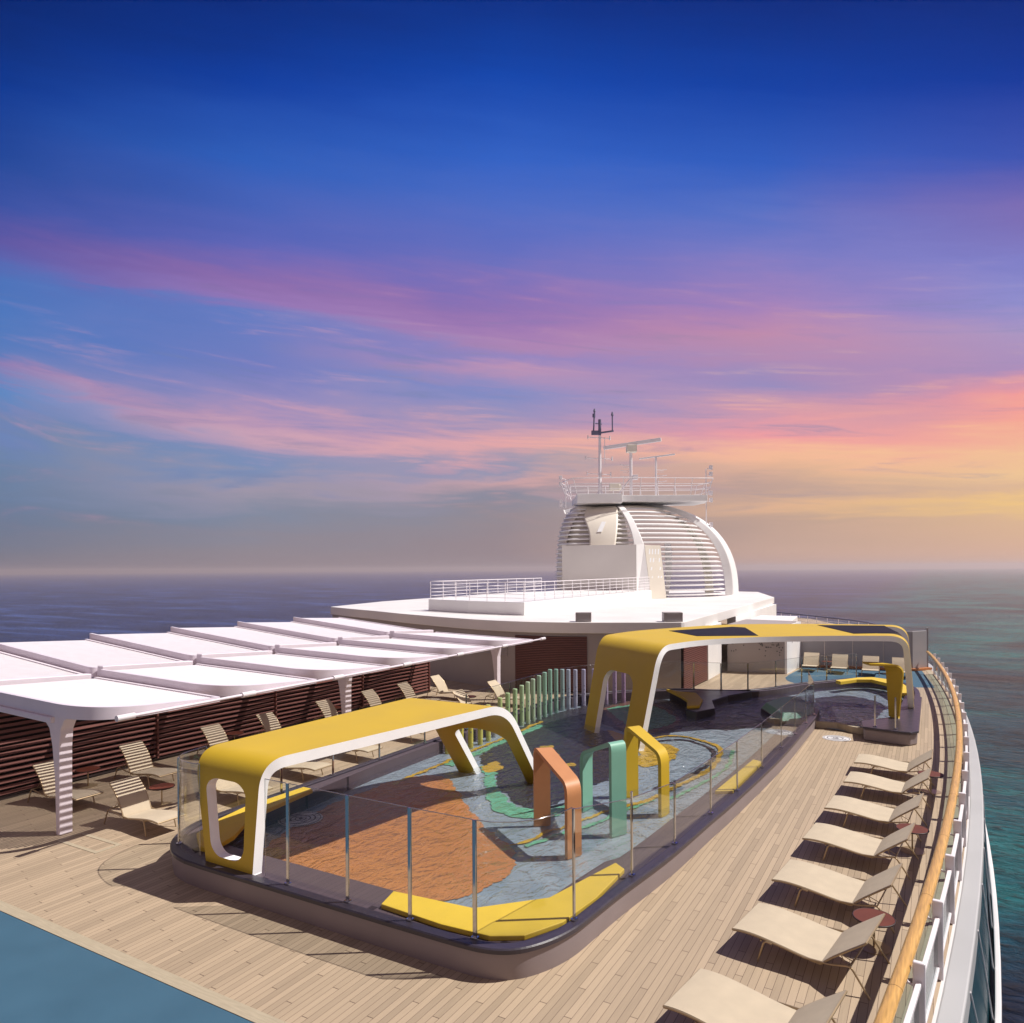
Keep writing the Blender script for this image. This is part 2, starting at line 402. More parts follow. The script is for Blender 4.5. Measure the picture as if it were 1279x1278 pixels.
def build_world():
    w = bpy.data.worlds.new('World'); scene.world = w; w.use_nodes = True
    nt = w.node_tree; nt.nodes.clear()
    out = nt.nodes.new('ShaderNodeOutputWorld'); bg = nt.nodes.new('ShaderNodeBackground')
    tc = nt.nodes.new('ShaderNodeTexCoord')
    mp = nt.nodes.new('ShaderNodeMapping'); mp.vector_type = 'POINT'; mp.inputs['Rotation'].default_value = (0, 0, -TH)
    nt.links.new(tc.outputs['Generated'], mp.inputs[0])
    sp = nt.nodes.new('ShaderNodeSeparateXYZ'); nt.links.new(mp.outputs[0], sp.inputs[0])
    X, Y, Z = sp.outputs
    Yc = mth(nt, 'MAXIMUM', Y, .2)
    a = mth(nt, 'MINIMUM', mth(nt, 'MAXIMUM', mth(nt, 'DIVIDE', X, Yc), -1.1), 1.1)      # sideways slope over the bow quarter
    h = mth(nt, 'MINIMUM', mth(nt, 'MAXIMUM', mth(nt, 'DIVIDE', Z, Yc), -.2), 1.2)       # height slope above the horizon
    xx = mth(nt, 'MULTIPLY', a, 911.0); hh = mth(nt, 'MULTIPLY', h, 911.0)
    def sstep(v, lo, hi):
        n = nt.nodes.new('ShaderNodeMapRange'); n.interpolation_type = 'SMOOTHSTEP'; nt.links.new(v, n.inputs[0])
        n.inputs[1].default_value = lo; n.inputs[2].default_value = hi; return n.outputs[0]
    # the cloud bands sink towards the right
    sh = mth(nt, 'ADD', mth(nt, 'MULTIPLY', xx, -.1), mth(nt, 'MULTIPLY', mth(nt, 'MULTIPLY', xx, xx), 8.5e-5))
    sh = mth(nt, 'MULTIPLY', sh, sstep(hh, 20.0, 300.0))
    ys0 = mth(nt, 'ADD', mth(nt, 'SUBTRACT', 710.0, hh), sh)
    def cloud(sx, sy, det, rough, dist, off=0.0):
        cb = nt.nodes.new('ShaderNodeCombineXYZ')
        nt.links.new(mth(nt, 'MULTIPLY', xx, sx), cb.inputs[0]); nt.links.new(mth(nt, 'MULTIPLY', ys0, sy), cb.inputs[1]); cb.inputs[2].default_value = off
        n = nt.nodes.new('ShaderNodeTexNoise'); n.inputs['Scale'].default_value = 1.0; n.inputs['Detail'].default_value = det
        n.inputs['Roughness'].default_value = rough; n.inputs['Distortion'].default_value = dist
        nt.links.new(cb.outputs[0], n.inputs['Vector']); return n.outputs[0]
    n1 = cloud(.0032, .014, 5, .55, .4)
    n2 = cloud(.0042, .042, 8, .6, .8, 3.0)
    n3 = cloud(.011, .13, 8, .62, 1.0, 9.0)
    low = sstep(hh, 0.0, 70.0)
    wv = mth(nt, 'ADD', mth(nt, 'MULTIPLY_ADD', n1, 60.0, -30.0), mth(nt, 'ADD', mth(nt, 'MULTIPLY_ADD', n2, 64.0, -32.0), mth(nt, 'MULTIPLY_ADD', n3, 16.0, -8.0)))
    ys = mth(nt, 'ADD', ys0, mth(nt, 'MULTIPLY', wv, mth(nt, 'MULTIPLY', low, mth(nt, 'MULTIPLY_ADD', sstep(hh, 330.0, 520.0), -.55, 1.0))))
    pos = mth(nt, 'DIVIDE', mth(nt, 'ADD', ys, 300.0), 1020.0)
    def k(y):
        t = min(1, max(0, (710-y-20)/280.0)); return t*t*(3-2*t)
    cols = [
     (100, [(-250,(2,22,70)),(0,(3,38,112)),(100,(8,56,146)),(200,(33,72,154)),(250,(58,82,164)),(292,(96,88,164)),(320,(88,100,176)),(350,(74,114,186)),(390,(76,120,190)),(440,(92,124,188)),(463,(140,124,178)),(482,(88,136,196)),(520,(110,132,182)),(560,(108,132,170)),(600,(104,128,162)),(650,(108,122,148)),(690,(120,120,136)),(720,(120,116,132))]),
     (40, [(-250,(4,26,84)),(0,(4,42,124)),(100,(10,62,162)),(200,(46,94,186)),(250,(70,98,184)),(310,(96,102,184)),(350,(140,108,172)),(374,(148,118,182)),(396,(100,124,194)),(450,(116,126,192)),(490,(150,140,190)),(520,(188,152,182)),(536,(206,164,182)),(556,(170,152,184)),(575,(118,142,184)),(606,(162,152,170)),(640,(128,138,160)),(690,(142,134,144)),(720,(140,126,134))]),
     (0, [(-250,(4,30,92)),(0,(5,48,136)),(100,(12,70,174)),(200,(50,98,196)),(260,(78,108,196)),(330,(108,112,190)),(375,(146,116,180)),(402,(162,124,180)),(424,(174,134,180)),(444,(148,134,192)),(465,(186,146,182)),(492,(130,140,196)),(530,(160,148,186)),(562,(230,168,168)),(580,(150,150,176)),(598,(206,164,166)),(620,(136,138,156)),(650,(148,138,146)),(690,(150,134,140)),(720,(146,132,138))]),
     (-17, [(-250,(4,28,88)),(0,(4,44,130)),(100,(10,64,166)),(200,(46,92,190)),(260,(86,112,196)),(310,(120,122,196)),(380,(168,132,186)),(415,(192,140,172)),(440,(180,140,178)),(478,(150,140,190)),(515,(206,154,174)),(540,(240,158,162)),(565,(246,188,154)),(588,(226,178,150)),(612,(190,160,150)),(632,(226,180,146)),(655,(190,160,146)),(690,(200,166,150)),(720,(192,156,146))]),
     (-30, [(-250,(3,24,80)),(0,(4,42,126)),(100,(10,56,156)),(200,(60,84,178)),(270,(126,110,180)),(330,(128,128,200)),(380,(142,140,204)),(420,(172,150,194)),(460,(170,142,188)),(497,(240,156,156)),(530,(246,166,150)),(570,(242,190,152)),(598,(240,198,150)),(618,(222,182,150)),(638,(240,198,132)),(656,(222,182,146)),(690,(218,176,150)),(720,(216,174,152))]),
    ]
    rm = [ramp(nt, pos, [((y+sh_*k(y)+300)/1020.0, lin(c)) for y, c in st]) for sh_, st in cols]
    xs = [-640, -320, 0, 320, 640]; c = rm[0]
    for q in range(1, 5):
        f = nt.nodes.new('ShaderNodeMapRange'); nt.links.new(mth(nt, 'ADD', xx, mth(nt, 'MULTIPLY_ADD', n1, 160.0, -80.0)), f.inputs[0]); f.inputs[1].default_value = xs[q-1]; f.inputs[2].default_value = xs[q]
        c = mixc(nt, f.outputs[0], c, rm[q])
    # fine bright wisps and dull gaps
    zone = mth(nt, 'MULTIPLY', sstep(hh, 25.0, 110.0), sstep(hh, 420.0, 230.0))
    scol = ramp(nt, mth(nt, 'MULTIPLY_ADD', xx, 1/1280.0, .5), [(0.0, lin((196,150,186))), (.45, lin((240,176,182))), (.8, lin((255,196,156))), (1.0, lin((255,212,150)))])
    c = mixc(nt, mth(nt, 'MULTIPLY', mth(nt, 'MULTIPLY', sstep(n2, .52, .74), sstep(n3, .35, .7)), mth(nt, 'MULTIPLY', zone, .42)), c, scol)
    c = mixc(nt, mth(nt, 'MULTIPLY', mth(nt, 'MULTIPLY', sstep(n2, .46, .28), sstep(n3, .7, .4)), mth(nt, 'MULTIPLY', zone, .45)), c, lin((126,134,168)))
    # unseen sky behind the viewer: warm grey chosen to tint the ambient fill
    back = ramp(nt, mth(nt, 'ADD', Z, mth(nt, 'MULTIPLY_ADD', n1, .2, -.1)), [(0.0, lin((160,138,136))), (.5, lin((150,132,138))), (1.0, lin((122,116,136)))])
    c = mixc(nt, sstep(Y, .55, -.35), c, back)
    nt.links.new(c, bg.inputs[0]); bg.inputs[1].default_value = 1.0
    nt.links.new(bg.outputs[0], out.inputs[0])
build_world()

# ------------------------------------------------------------------ ship outline, sea, decks
def rail_x(y): return .80 - .0028*(y-30)**2
def rail_slope(y): return -.0056*(y-30)

m = MB(); m.add([(-9000,-400,-24),(9000,-400,-24),(9000,9000,-24),(-9000,9000,-24)], [(0,1,2,3)])
tag(m.build('sea', M['sea']), kind='structure')

ys = [6.88+i*1.0 for i in range(int((49-6.88)/1.0)+1)]
edge = [(rail_x(y)+.19, y) for y in ys] + [(-1.0, 58), (-4.5, 74), (-12, 90), (-38, 90), (-38, 6.88)]
m = MB(); m.add([(x, y, 0) for x, y in edge], [tuple(range(len(edge)))])
tag(m.build('deck', M['deck']), kind='structure')
m = MB(); m.add([(-38,-6,0),(-1.6,-6,0),(rail_x(4)+.22,4,0),(rail_x(6.66)+.22,6.66,0),(-38,6.66,0)], [(0,1,2,3,4)])
tag(m.build('blue_floor', M['blue']), kind='structure')
# margin plank between blue floor and teak, in lengths
m = MB()
x = -38.0; k = 0
while x < rail_x(6.7)+.2:
    x2 = min(x+2.35, rail_x(6.7)+.2); m.box(((x+x2)/2, 6.77, .004), (x2-x-.006, .212, .012)); x = x2
tag(m.build('margin_planks', M['deck_trim'], bevel=.002, seg=1), kind='structure')
# blue coating round the far loungers
bf = [(-6.85,41.6),(-6.5,40.4),(-5.8,39.6),(-4.9,39.25),(-3.8,39.7),(-3.2,40.5),(-2.2,40.8),(-.9,41.1),(.15,41.5),(-.45,47.9),(-6.6,46.4),(-6.85,43)]
m = MB(); pth = catmull(bf[:8], 6) + bf[8:]
m.add([(x,y,.004) for x,y in pth], [tuple(range(len(pth)))])
tag(m.build('blue_floor', M['blue']), kind='structure')
# pale wooden margin and drain channel under the railing
m = MB(); pt = [(rail_x(y)+.02, y) for y in ys]
m.sweep(pt, [(-.16,.005),(-.16,.012),(.06,.012),(.06,.005)], closed_prof=True)
tag(m.build('margin_planks', M['deck_trim']), kind='structure')
# flush service hatch in the teak
m = MB()
m.box((-16.15, 9.55, .004), (1.5, .09, .01)); m.box((-16.15, 9.05, .004), (1.5, .09, .01)); m.box((-16.86, 9.3, .004), (.09, .41, .01)); m.box((-15.44, 9.3, .004), (.09, .41, .01))
tag(m.build('deck_hatch', M['deck_trim']), 'thin pale rectangular frame let into the teak beside the first canopy post', 'hatch')

# hull
hy = [-4+i*2.0 for i in range(34)]
hull_r = [(rail_x(max(y, -2))+.83 if y < 52 else rail_x(52)+.83-(y-52)*.22, y) for y in hy]
shelf_o = [(rail_x(y)+.52 if y < 52 else rail_x(52)+.52-(y-52)*.2, y) for y in hy]
hull = empty('ship_hull'); tag(hull, 'white curving ship hull outside the railing with a glazed strip and a lower ledge', 'hull')
m = MB()
outl = hull_r + [(-14,110),(-30,110),(-41,80),(-41,-4)]
m.prism(outl, -26, -3.9); m.build('lower_side', M['hull'], hull)
m = MB()   # upper shelf outside the railing
inn = [(rail_x(y)+.215 if y < 52 else rail_x(52)+.215-(y-52)*.2, y) for y in hy]
m.prism(shelf_o + inn[::-1], -.5, -.05); m.build('upper_ledge', M['ledgeg'], hull, bevel=.03)
m = MB()   # lower bulwark cap
m.prism(hull_r + [(x-.12,y) for x,y in hull_r][::-1], -3.89, -3.0); m.build('lower_ledge', M['hull'], hull, bevel=.03)
m = MB()
vs = []; fs = []
for (a, b) in zip(shelf_o, hull_r):
    vs += [(a[0]-.06, a[1], -.3), (b[0]-.2, b[1], -3.5)]
for i in range(len(hy)-1): fs.append((2*i, 2*i+1, 2*i+3, 2*i+2))
m.add(vs, fs, 0, True); m.build('glazed_strip', M['hullglass'], hull)
for y in [6.0+2.2*i for i in range(18)]:
    pl = []
    for t in range(9):
        f = t/8; yy = y+2.6*f
        pl.append((rail_x(yy)+.50+(.80-.14-.50)*f+.02, yy, -.25-2.85*f))
    m = MB(); m.tube(pl, .018, 6); m.build('mullion', M['steel'], hull)
# sides of the deck box so the ship is solid
m = MB(); m.prism([(rail_x(y)+.3, y) for y in ys] + [(-1.5,58),(-5,74),(-12.2,89.5),(-37.8,89.5),(-37.8,-3.8),(-2.5,-3.8)], -4, -.06)
m.build('deck_edge', M['hull'], hull)

# ------------------------------------------------------------------ ship railing
rail = empty('ship_railing', (0,0,0)); tag(rail, 'curving ship railing with white posts, tinted glass panels and a broad varnished wooden handrail', 'railing')
m = MB(); pts = [(rail_x(y)-.02, y, 1.05) for y in [6.9+.5*i for i in range(84)]]
m.tube(pts, .085, 12, sy=.75); m.build('handrail', M['hand'], rail)
jm = mat('dark_joint', lin((120,84,44)), .5)
for y in [9.6+2.9*i for i in range(14)]:
    m = MB(); m.tube([(rail_x(y)-.02, y-.004, 1.05), (rail_x(y+.008)-.02, y+.004, 1.05)], .0862, 12, sy=.752); m.build('scarf_joint', jm, rail)
py = [8.2+2.02*i for i in range(20)]
for y in py:
    x = rail_x(y)+.15; a = math.atan(-rail_slope(y))
    mm = Matrix.Translation((x,y,0)) @ Matrix.Rotation(a,4,'Z')
    m = MB(); m.box((x,y,.58), (.135,.07,1.14), a)
    m.tube([mm @ Vector((-.05,0,.84)), mm @ Vector((-.12,0,.86)), mm @ Vector((-.16,0,.92)), mm @ Vector((-.17,0,1.0))], .02, 6)
    m.build('post', M['steel'], rail, bevel=.012, seg=1)
for y1, y2 in zip(py[:-1], py[1:]):
    def q(y, o): 
        return (rail_x(y)+.15+o, y)
    seg = [q(y1+.06+(y2-y1-.12)*t/4.0, 0) for t in range(5)]
    m = MB(); m.sweep(seg, [(-.03,.86),(-.03,.92),(.03,.92),(.03,.86)], closed_prof=True)
    m.sweep(seg, [(-.025,.16),(-.025,.21),(.025,.21),(.025,.16)], closed_prof=True); m.build('panel_frame', M['steel'], rail, bevel=.006, seg=1)
    m = MB(); m.sweep(seg, [(-.006,.21),(-.006,.86),(.006,.86),(.006,.21)], closed_prof=True); m.build('glass_panel', M['rglass'], rail)

# ------------------------------------------------------------------ pool basin
right = [(-3.72,29.3),(-3.74,27.0),(-3.82,22.5),(-4.07,17.85),(-4.20,16.2),(-4.38,13.8),(-4.62,11.9)]
front = [(-4.72,10.9),(-4.80,10.2),(-4.98,9.65),(-5.28,9.22),(-5.72,9.02),(-6.4,8.98)]
path = catmull(right + front, 6)
path += [(-7.5,8.97),(-9.5,8.97),(-11.9,8.97)]
path += [tuple(p) for p in catmull([(-12.4,8.99),(-13.0,9.15),(-13.6,9.6),(-13.98,10.3),(-14.08,11.2),(-14.08,13.0)], 5)]
path += [tuple(p) for p in catmull([(-14.08,16.0),(-14.08,20.0),(-14.02,24.0),(-13.95,27.2),(-13.55,28.9),(-12.7,30.4),(-11.4,31.7),(-10.0,32.75),(-8.6,33.15),(-7.4,33.7),(-6.4,35.0),(-5.5,36.9),(-4.6,38.2),(-3.5,39.6),(-2.3,40.2),(-1.2,39.4),(-.6,37.8),(-.45,36.2),(-.45,35.0)], 6)]
pool = empty('splash_pool'); tag(pool, 'raised splash pool with mauve curb, dark coping and a patchwork coloured floor under shallow water', 'pool')
def ledge_w(x, y):
    if y < 10.2 and x < -5.3 and x > -12.6: return .98
    if x > -5.4 and y < 30: return .78 if y > 13 else .9
    if x < -13 and y < 14.5: return .66 if y < 12.5 else .66-.16*(y-12.5)
    return .34
m = MB(); m.sweep(path, [(.02,0),(0,.2),(0,.41)], smooth=True); m.build('curb_wall', M['curb'], pool)
m = MB(); m.sweep(path, [(-.035,.395),(-.035,.455),(-.015,.475),(.15,.475),(.17,.46),(.17,.395)], closed_prof=True); m.build('coping', M['coping'], pool)
nr = normals2d(path)
m = MB(); vs = []; fs = []
for (x,y),(nx,ny) in zip(path, nr):
    w = ledge_w(x, y); vs += [(x+nx*.165,y+ny*.165,.43),(x+nx*w,y+ny*w,.418),(x+nx*w,y+ny*w,0)]
for i in range(len(path)-1):
    for j in range(2): fs.append((i*3+j, i*3+j+1, i*3+3+j+1, i*3+3+j))
m.add(vs, fs); m.build('inner_ledge', M['ledge'], pool)
fl = offset(path, .3)
m = MB(); m.add([(x,y,.03) for x,y in fl] + [(-1.2,30.0,.03),(-2.1,28.7,.03),(-3.7,29.3,.03)], [tuple(range(len(fl)+3))]); m.build('pool_floor', M['floor'], pool)
# inner right-hand end of the wall, the threshold of the wet step and the end block
m = MB(); m.prism([(-3.72,29.25),(-3.78,30.6),(-4.5,31.9),(-4.9,31.7),(-4.55,30.2),(-4.5,29.25)], .0, .43); m.build('wall_end', M['ledge'], pool, bevel=.02)
m = MB(); m.prism([(-3.74,29.32),(-3.0,29.42),(-2.4,28.95),(-2.0,28.85),(-2.0,28.7),(-2.45,28.8),(-3.0,29.22),(-3.74,29.16)], 0.004, .245); m.build('step_edge', M['deck_trim'], pool, bevel=.01)
blk = [(-2.12,28.75),(-2.02,27.85),(-.95,27.62),(-.62,27.66),(-.42,28.0),(-.40,35.2),(-.95,35.4),(-1.05,31.0),(-1.3,29.9)]
m = MB(); m.prism(blk, 0, .40); m.build('end_block', M['curb'], pool, bevel=.05)
m = MB(); m.prism([(-2.18,28.85),(-2.06,27.80),(-.95,27.56),(-.58,27.60),(-.36,27.96),(-.34,35.3),(-.98,35.5),(-1.10,31.0),(-1.35,30.0)], .401, .48); m.build('end_block_top', M['coping'], pool, bevel=.025)
# the patchwork painted on the floor; some far dark patches include painted wall reflections
def wob(pts, amp=.10, step=.06, seed=0.0, closed=True):
    out = []; k = len(pts)
    for i in range(k):
        a, b = pts[i], pts[(i+1) % k]
        n = max(1, int(math.hypot(b[0]-a[0], b[1]-a[1])/step))
        for j in range(n):
            t = j/n; x = a[0]+(b[0]-a[0])*t; y = a[1]+(b[1]-a[1])*t
            nv = noise.noise_vector(Vector((x*1.7+seed, y*1.7, seed)))*1.2 + noise.noise_vector(Vector((x*5+seed, y*5, seed+3)))*.8 + noise.noise_vector(Vector((x*13+seed, y*13, seed+7)))*1.0
            out.append((x+nv.x*amp, y+nv.y*amp))
    return out
def blob(name, pts, z, mt, amp=.1, smooth=True):
    p = catmull(list(pts)+[pts[0]], 5)[:-1] if smooth else list(pts)
    p = wob(p, amp, seed=random.random()*20)
    mb = MB(); mb.add([(x,y,z) for x,y in p], [tuple(range(len(p)))]); return mb.build(name, mt, pool)
def line(name, pts, w, z, mt, amp=.12):
    p = catmull(pts, 8); mb = MB()
    L, Rr = offset(p, w/2), offset(p, -w/2)
    blob_ = wob(L + Rr[::-1], amp*.5, step=.06, seed=random.random()*9)
    mb.add([(x,y,z) for x,y in blob_], [tuple(range(len(blob_)))]); return mb.build(name, mt, pool)
FLOORPATCH = True

# water
wp = offset(path, .45)
m = MB(); m.add([(x,y,.235) for x,y in wp] + [(-1.2,30.2,.235),(-2.05,28.80,.235),(-2.45,28.9,.235),(-3.0,29.3,.235),(-3.76,29.28,.235)], [tuple(range(len(wp)+5))])
tag(m.build('pool_water', M['water']), kind='structure')

blob('brown_patch', [(-12.16,28.84),(-11.62,31.05),(-10.8,31.04),(-9.16,29.27),(-8.37,27.56),(-8.48,25.93),(-9.04,25.18),(-10.32,25.87)], .038, M['f_brown'])
blob('dark_patch', [(-11.31,18.34),(-12.4,19.53),(-12.94,21.68),(-13.46,24.34),(-13.4,26.6),(-12.9,28.6),(-11.96,27.77),(-11.31,25.5),(-10.0,24.66),(-8.93,23.85),(-8.13,22.42),(-8.27,21.02),(-7.9,19.45),(-8.17,17.61),(-8.29,16.42),(-8.67,15.86),(-9.33,16.21),(-10.31,17.26)], .042, M['f_dark'])
blob('dark_patch', [(-13.2,28.8),(-12.3,30.4),(-11.5,31.2),(-10.4,32.0),(-9.45,31.4),(-8.41,29.4),(-7.1,28.58),(-5.86,28.42),(-6.55,26.96),(-7.98,27.0),(-8.23,25.18),(-9.23,24.65),(-10.35,25.53),(-11.59,26.52)], .034, M['f_dark'])  # part floor pattern, part painted reflection of the brown slat wall
blob('dark_patch', [(-8.3,32.4),(-7.3,33.2),(-5.82,35.4),(-5.1,35.34),(-4.9,33.53),(-5.91,31.0),(-5.6,28.57),(-6.82,27.44),(-7.78,28.22)], .042, M['f_dark'])  # also darkened to stand for the slat wall mirrored in the water
blob('dark_patch', [(-4.6,35.5),(-3.32,36.9),(-1.8,35.29),(-1.84,32.32),(-2.31,30.87),(-2.95,29.83),(-3.45,31.12)], .034, M['f_dark'])
blob('orange_patch', [(-11.72,9.9),(-12.66,11.5),(-13.13,13.28),(-13.2,15.17),(-13.0,16.47),(-12.51,17.12),(-11.75,16.9),(-10.82,16.0),(-9.82,15.09),(-9.03,14.37),(-8.19,13.7),(-7.62,13.2),(-7.2,12.6),(-7.12,11.9),(-7.3,11.2),(-7.8,10.5),(-8.6,9.95),(-9.76,9.8)], .046, M['f_orange'], .08)
blob('green_patch', [(-11.84,18.65),(-11.34,18.53),(-10.12,16.94),(-9.2,15.99),(-8.58,15.78),(-8.15,16.15),(-7.89,17.0),(-7.77,15.82),(-8.2,15.32),(-8.73,15.16),(-9.4,15.46),(-10.44,16.76)], .050, M['f_green'])
blob('green_patch', [(-11.91,28.77),(-11.28,30.14),(-10.45,30.37),(-9.07,28.76),(-8.51,27.49),(-8.69,26.59),(-9.16,25.71),(-10.21,26.41)], .046, M['f_green'])
blob('yellow_patch', [(-10.38,24.9),(-9.7,24.68),(-8.57,23.65),(-7.67,23.88),(-7.09,22.98),(-6.98,21.72),(-7.44,20.85),(-8.01,21.37),(-8.06,22.22),(-9.09,23.11)], .050, M['f_yellow'])
blob('yellow_patch', [(-11.7,18.5),(-11.7,19.2),(-11.1,18.7),(-11.2,18.1)], .054, M['f_yellow'])
blob('yellow_patch', [(-11.7,11.0),(-12.4,11.0),(-12.5,9.9),(-11.6,9.8)], .054, M['f_yellow'])
for cx_, cy_ in ((-11.1,21.6),(-10.4,20.7),(-9.5,20.0)):
    blob('yellow_patch', [(cx_-.22,cy_),(cx_,cy_+.3),(cx_+.2,cy_+.05),(cx_,cy_-.25)], .050, M['f_yellow'], .06)
line('yellow_line', [(-12.94,15.8),(-12.94,17.46),(-13.01,19.08),(-13.03,22.04),(-13.1,23.75),(-13.11,25.19)], .14, .058, M['f_yellow'])
line('yellow_line', [(-7.9,13.4),(-7.69,13.87),(-7.46,14.77),(-7.13,15.79),(-6.76,16.91)], .10, .058, M['f_yellow'])
line('green_line', [(-7.55,13.63),(-7.21,14.68),(-6.83,15.59),(-6.57,16.68),(-6.2,18.0)], .12, .058, M['f_green'])
line('yellow_line', [(-8.69,23.98),(-8.16,24.95),(-7.61,25.24),(-6.55,24.74),(-5.98,24.05),(-5.67,22.12),(-5.75,20.81),(-5.97,19.63),(-6.27,18.0),(-6.76,16.91)], .16, .062, M['f_yellow'])
line('green_line', [(-12.75,18.2),(-12.75,21.12),(-12.8,22.97),(-12.83,24.52)], .3, .054, M['f_green'], .16)
line('dark_line', [(-8.53,23.54),(-7.52,24.74),(-6.55,24.23),(-5.98,23.35),(-5.87,21.7),(-6.11,20.07),(-6.52,18.91)], .14, .058, M['f_dark'])
line('green_line', [(-5.6,24.2),(-5.3,22.0),(-5.45,20.2),(-5.9,18.0)], .10, .058, M['f_green'])

def disc_logo(name, x, y, z, r, rot, label, tilt=0):
    root = empty(name, (x,y,z), rot)
    m = MB(); c = [(r*math.cos(2*PI*i/48), r*math.sin(2*PI*i/48)) for i in range(48)]
    m.prism(c, 0, .005); m.build('plate', M['discw'], root)
    m = MB()
    for rr, a0, a1, w in ((.90,0,360,.018),(.66,20,330,.03),(.44,200,500,.03),(.24,60,300,.03)):
        n = 40; arc = [(r*rr*math.cos(R(a0+(a1-a0)*i/n)), r*rr*math.sin(R(a0+(a1-a0)*i/n))) for i in range(n+1)]
        m.sweep(arc, [(-w*.5,.0052),(-w*.5,.0085),(w*.5,.0085),(w*.5,.0052)], closed_prof=True)
    m.build('rings', M['discl'], root)
    m = MB(); m.prism([(-.16*r,-.05*r),(.05*r,-.12*r),(.17*r,.02*r),(.06*r,.14*r),(-.03*r,.05*r)], .0086, .0115)
    m.build('centre_mark', M['discl'], root)
    return tag(root, label, 'floor disc', 'white ringed floor discs')
disc_logo('floor_disc', -2.87, 27.72, .004, .46, .4, 'round white ringed disc on the dry teak beside the end block of the pool')
disc_logo('floor_disc', -4.14, 25.6, .424, .34, 1.2, 'round white ringed disc behind the glass on the dark ledge near the green island')
disc_logo('floor_disc', -13.05, 12.55, .064, .52, 2.0, 'round white ringed disc under water beneath the wide yellow arch')

# ------------------------------------------------------------------ ribbons: arches
def ribbon(root, Ls, Rs, rad, thick, outer, edge, cuts=(), step=.03, seg=12, names=('shell','white_edge')):
    Lp = rnd_path(Ls, rad, seg); Rp = rnd_path(Rs, rad, seg)
    A = []; B = []
    for i in range(len(Lp)-1):
        d = max((Lp[i+1]-Lp[i]).length, (Rp[i+1]-Rp[i]).length); n = max(1, int(d/step))
        for j in range(n):
            t = j/n; A.append(Lp[i].lerp(Lp[i+1], t)); B.append(Rp[i].lerp(Rp[i+1], t))
    A.append(Lp[-1]); B.append(Rp[-1])
    k = len(A); S = [0.0]
    for i in range(1, k): S.append(S[-1] + ((A[i]+B[i])/2-(A[i-1]+B[i-1])/2).length)
    tot = S[-1]; NR = []
    for i in range(k):
        a, b = max(0, i-1), min(k-1, i+1)
        t = ((A[b]+B[b])/2-(A[a]+B[a])/2).normalized(); w = (B[i]-A[i]).normalized()
        NR.append(w.cross(t).normalized())
    def hole(s):
        for s0, s1, wc, wh, ex in cuts:
            if s1 < 0: pass
            a, b = s0, s1
            if s0 < 0: a = -9.0                # open at the near foot
            if s1 > tot: b = tot + 9.0         # open at the far foot
            if a < s < b:
                d = min(s-a if a > 0 else 9, b-s if b < tot else 9); W_ = (A[0]-B[0]).length; rw = min(ex/W_, wh)
                if d >= ex: return wc, wh
                return wc, wh-rw+rw*math.sqrt(max(0, 1-((ex-d)/ex)**2))
        return None
    # extra stations where a cut-out begins or ends so that its corners stay round
    Ssel = list(S)
    for s0, s1, wc, wh, ex in cuts:
        a, b = (-(s1) if s0 < 0 else s0), (tot+(tot-s0) if s1 > tot else s1)
        for e_, d_ in ((a, 1), (b, -1)):
            for q in (0, .0006, .0025, .006, .012, .02, .03, .045): Ssel.append(e_+d_*q)
    Ssel = sorted(x for x in Ssel if 0 <= x <= tot)
    A2, B2, N2, S2 = [], [], [], []; i = 0
    for x in Ssel:
        if S2 and x-S2[-1] < .0004: continue
        while i < k-2 and S[i+1] < x: i += 1
        t = min(1, max(0, (x-S[i])/max(1e-9, S[i+1]-S[i])))
        A2.append(A[i].lerp(A[i+1], t)); B2.append(B[i].lerp(B[i+1], t)); N2.append(NR[i].lerp(NR[i+1], t).normalized()); S2.append(x)
    A, B, NR, S = A2, B2, N2, S2; k = len(A); HO = [hole(x) for x in S]
    body = MB(); edg = MB()
    def strip(i, w0a, w1a, w0b, w1b):
        def pt(j, w, inn):
            p = A[j].lerp(B[j], w); return p - NR[j]*(thick if inn else 0)
        q = [pt(i,w0a,0), pt(i,w1a,0), pt(i+1,w1b,0), pt(i+1,w0b,0)]
        r_ = [pt(i,w0a,1), pt(i,w1a,1), pt(i+1,w1b,1), pt(i+1,w0b,1)]
        body.add(q, [(0,1,2,3)], 0, True); body.add(r_, [(3,2,1,0)], 0, True)
        edg.add([q[0], q[3], r_[3], r_[0]], [(0,1,2,3)], 0, True); edg.add([q[1], r_[1], r_[2], q[2]], [(0,1,2,3)], 0, True)
    for i in range(k-1):
        h0, h1 = HO[i], HO[i+1]
        if (h0 is None or h0[1] < 1e-4) and (h1 is None or h1[1] < 1e-4): strip(i, 0, 1, 0, 1)
        else:
            wc = (h0 or h1)[0]; a = h0[1] if h0 else 0; b = h1[1] if h1 else 0
            strip(i, 0, wc-a, 0, wc-b); strip(i, wc+a, 1, wc+b, 1)
    for j in (0, k-1):
        q = HO[min(max(j,1),k-2)]
        for wa, wb in ([(0,1)] if q is None or q[1] < 1e-4 else [(0, q[0]-q[1]), (q[0]+q[1], 1)]):
            a_, b_ = A[j].lerp(B[j], wa), A[j].lerp(B[j], wb)
            edg.add([a_, b_, b_-NR[j]*thick, a_-NR[j]*thick], [(0,1,2,3)])
    def weld(o):
        bmw = o.modifiers.new('weld', 'WELD'); bmw.merge_threshold = .0001
    ob = body.build(names[0], outer, root); weld(ob)
    oe = edg.build(names[1], edge, root); weld(oe)
    return S[-1]

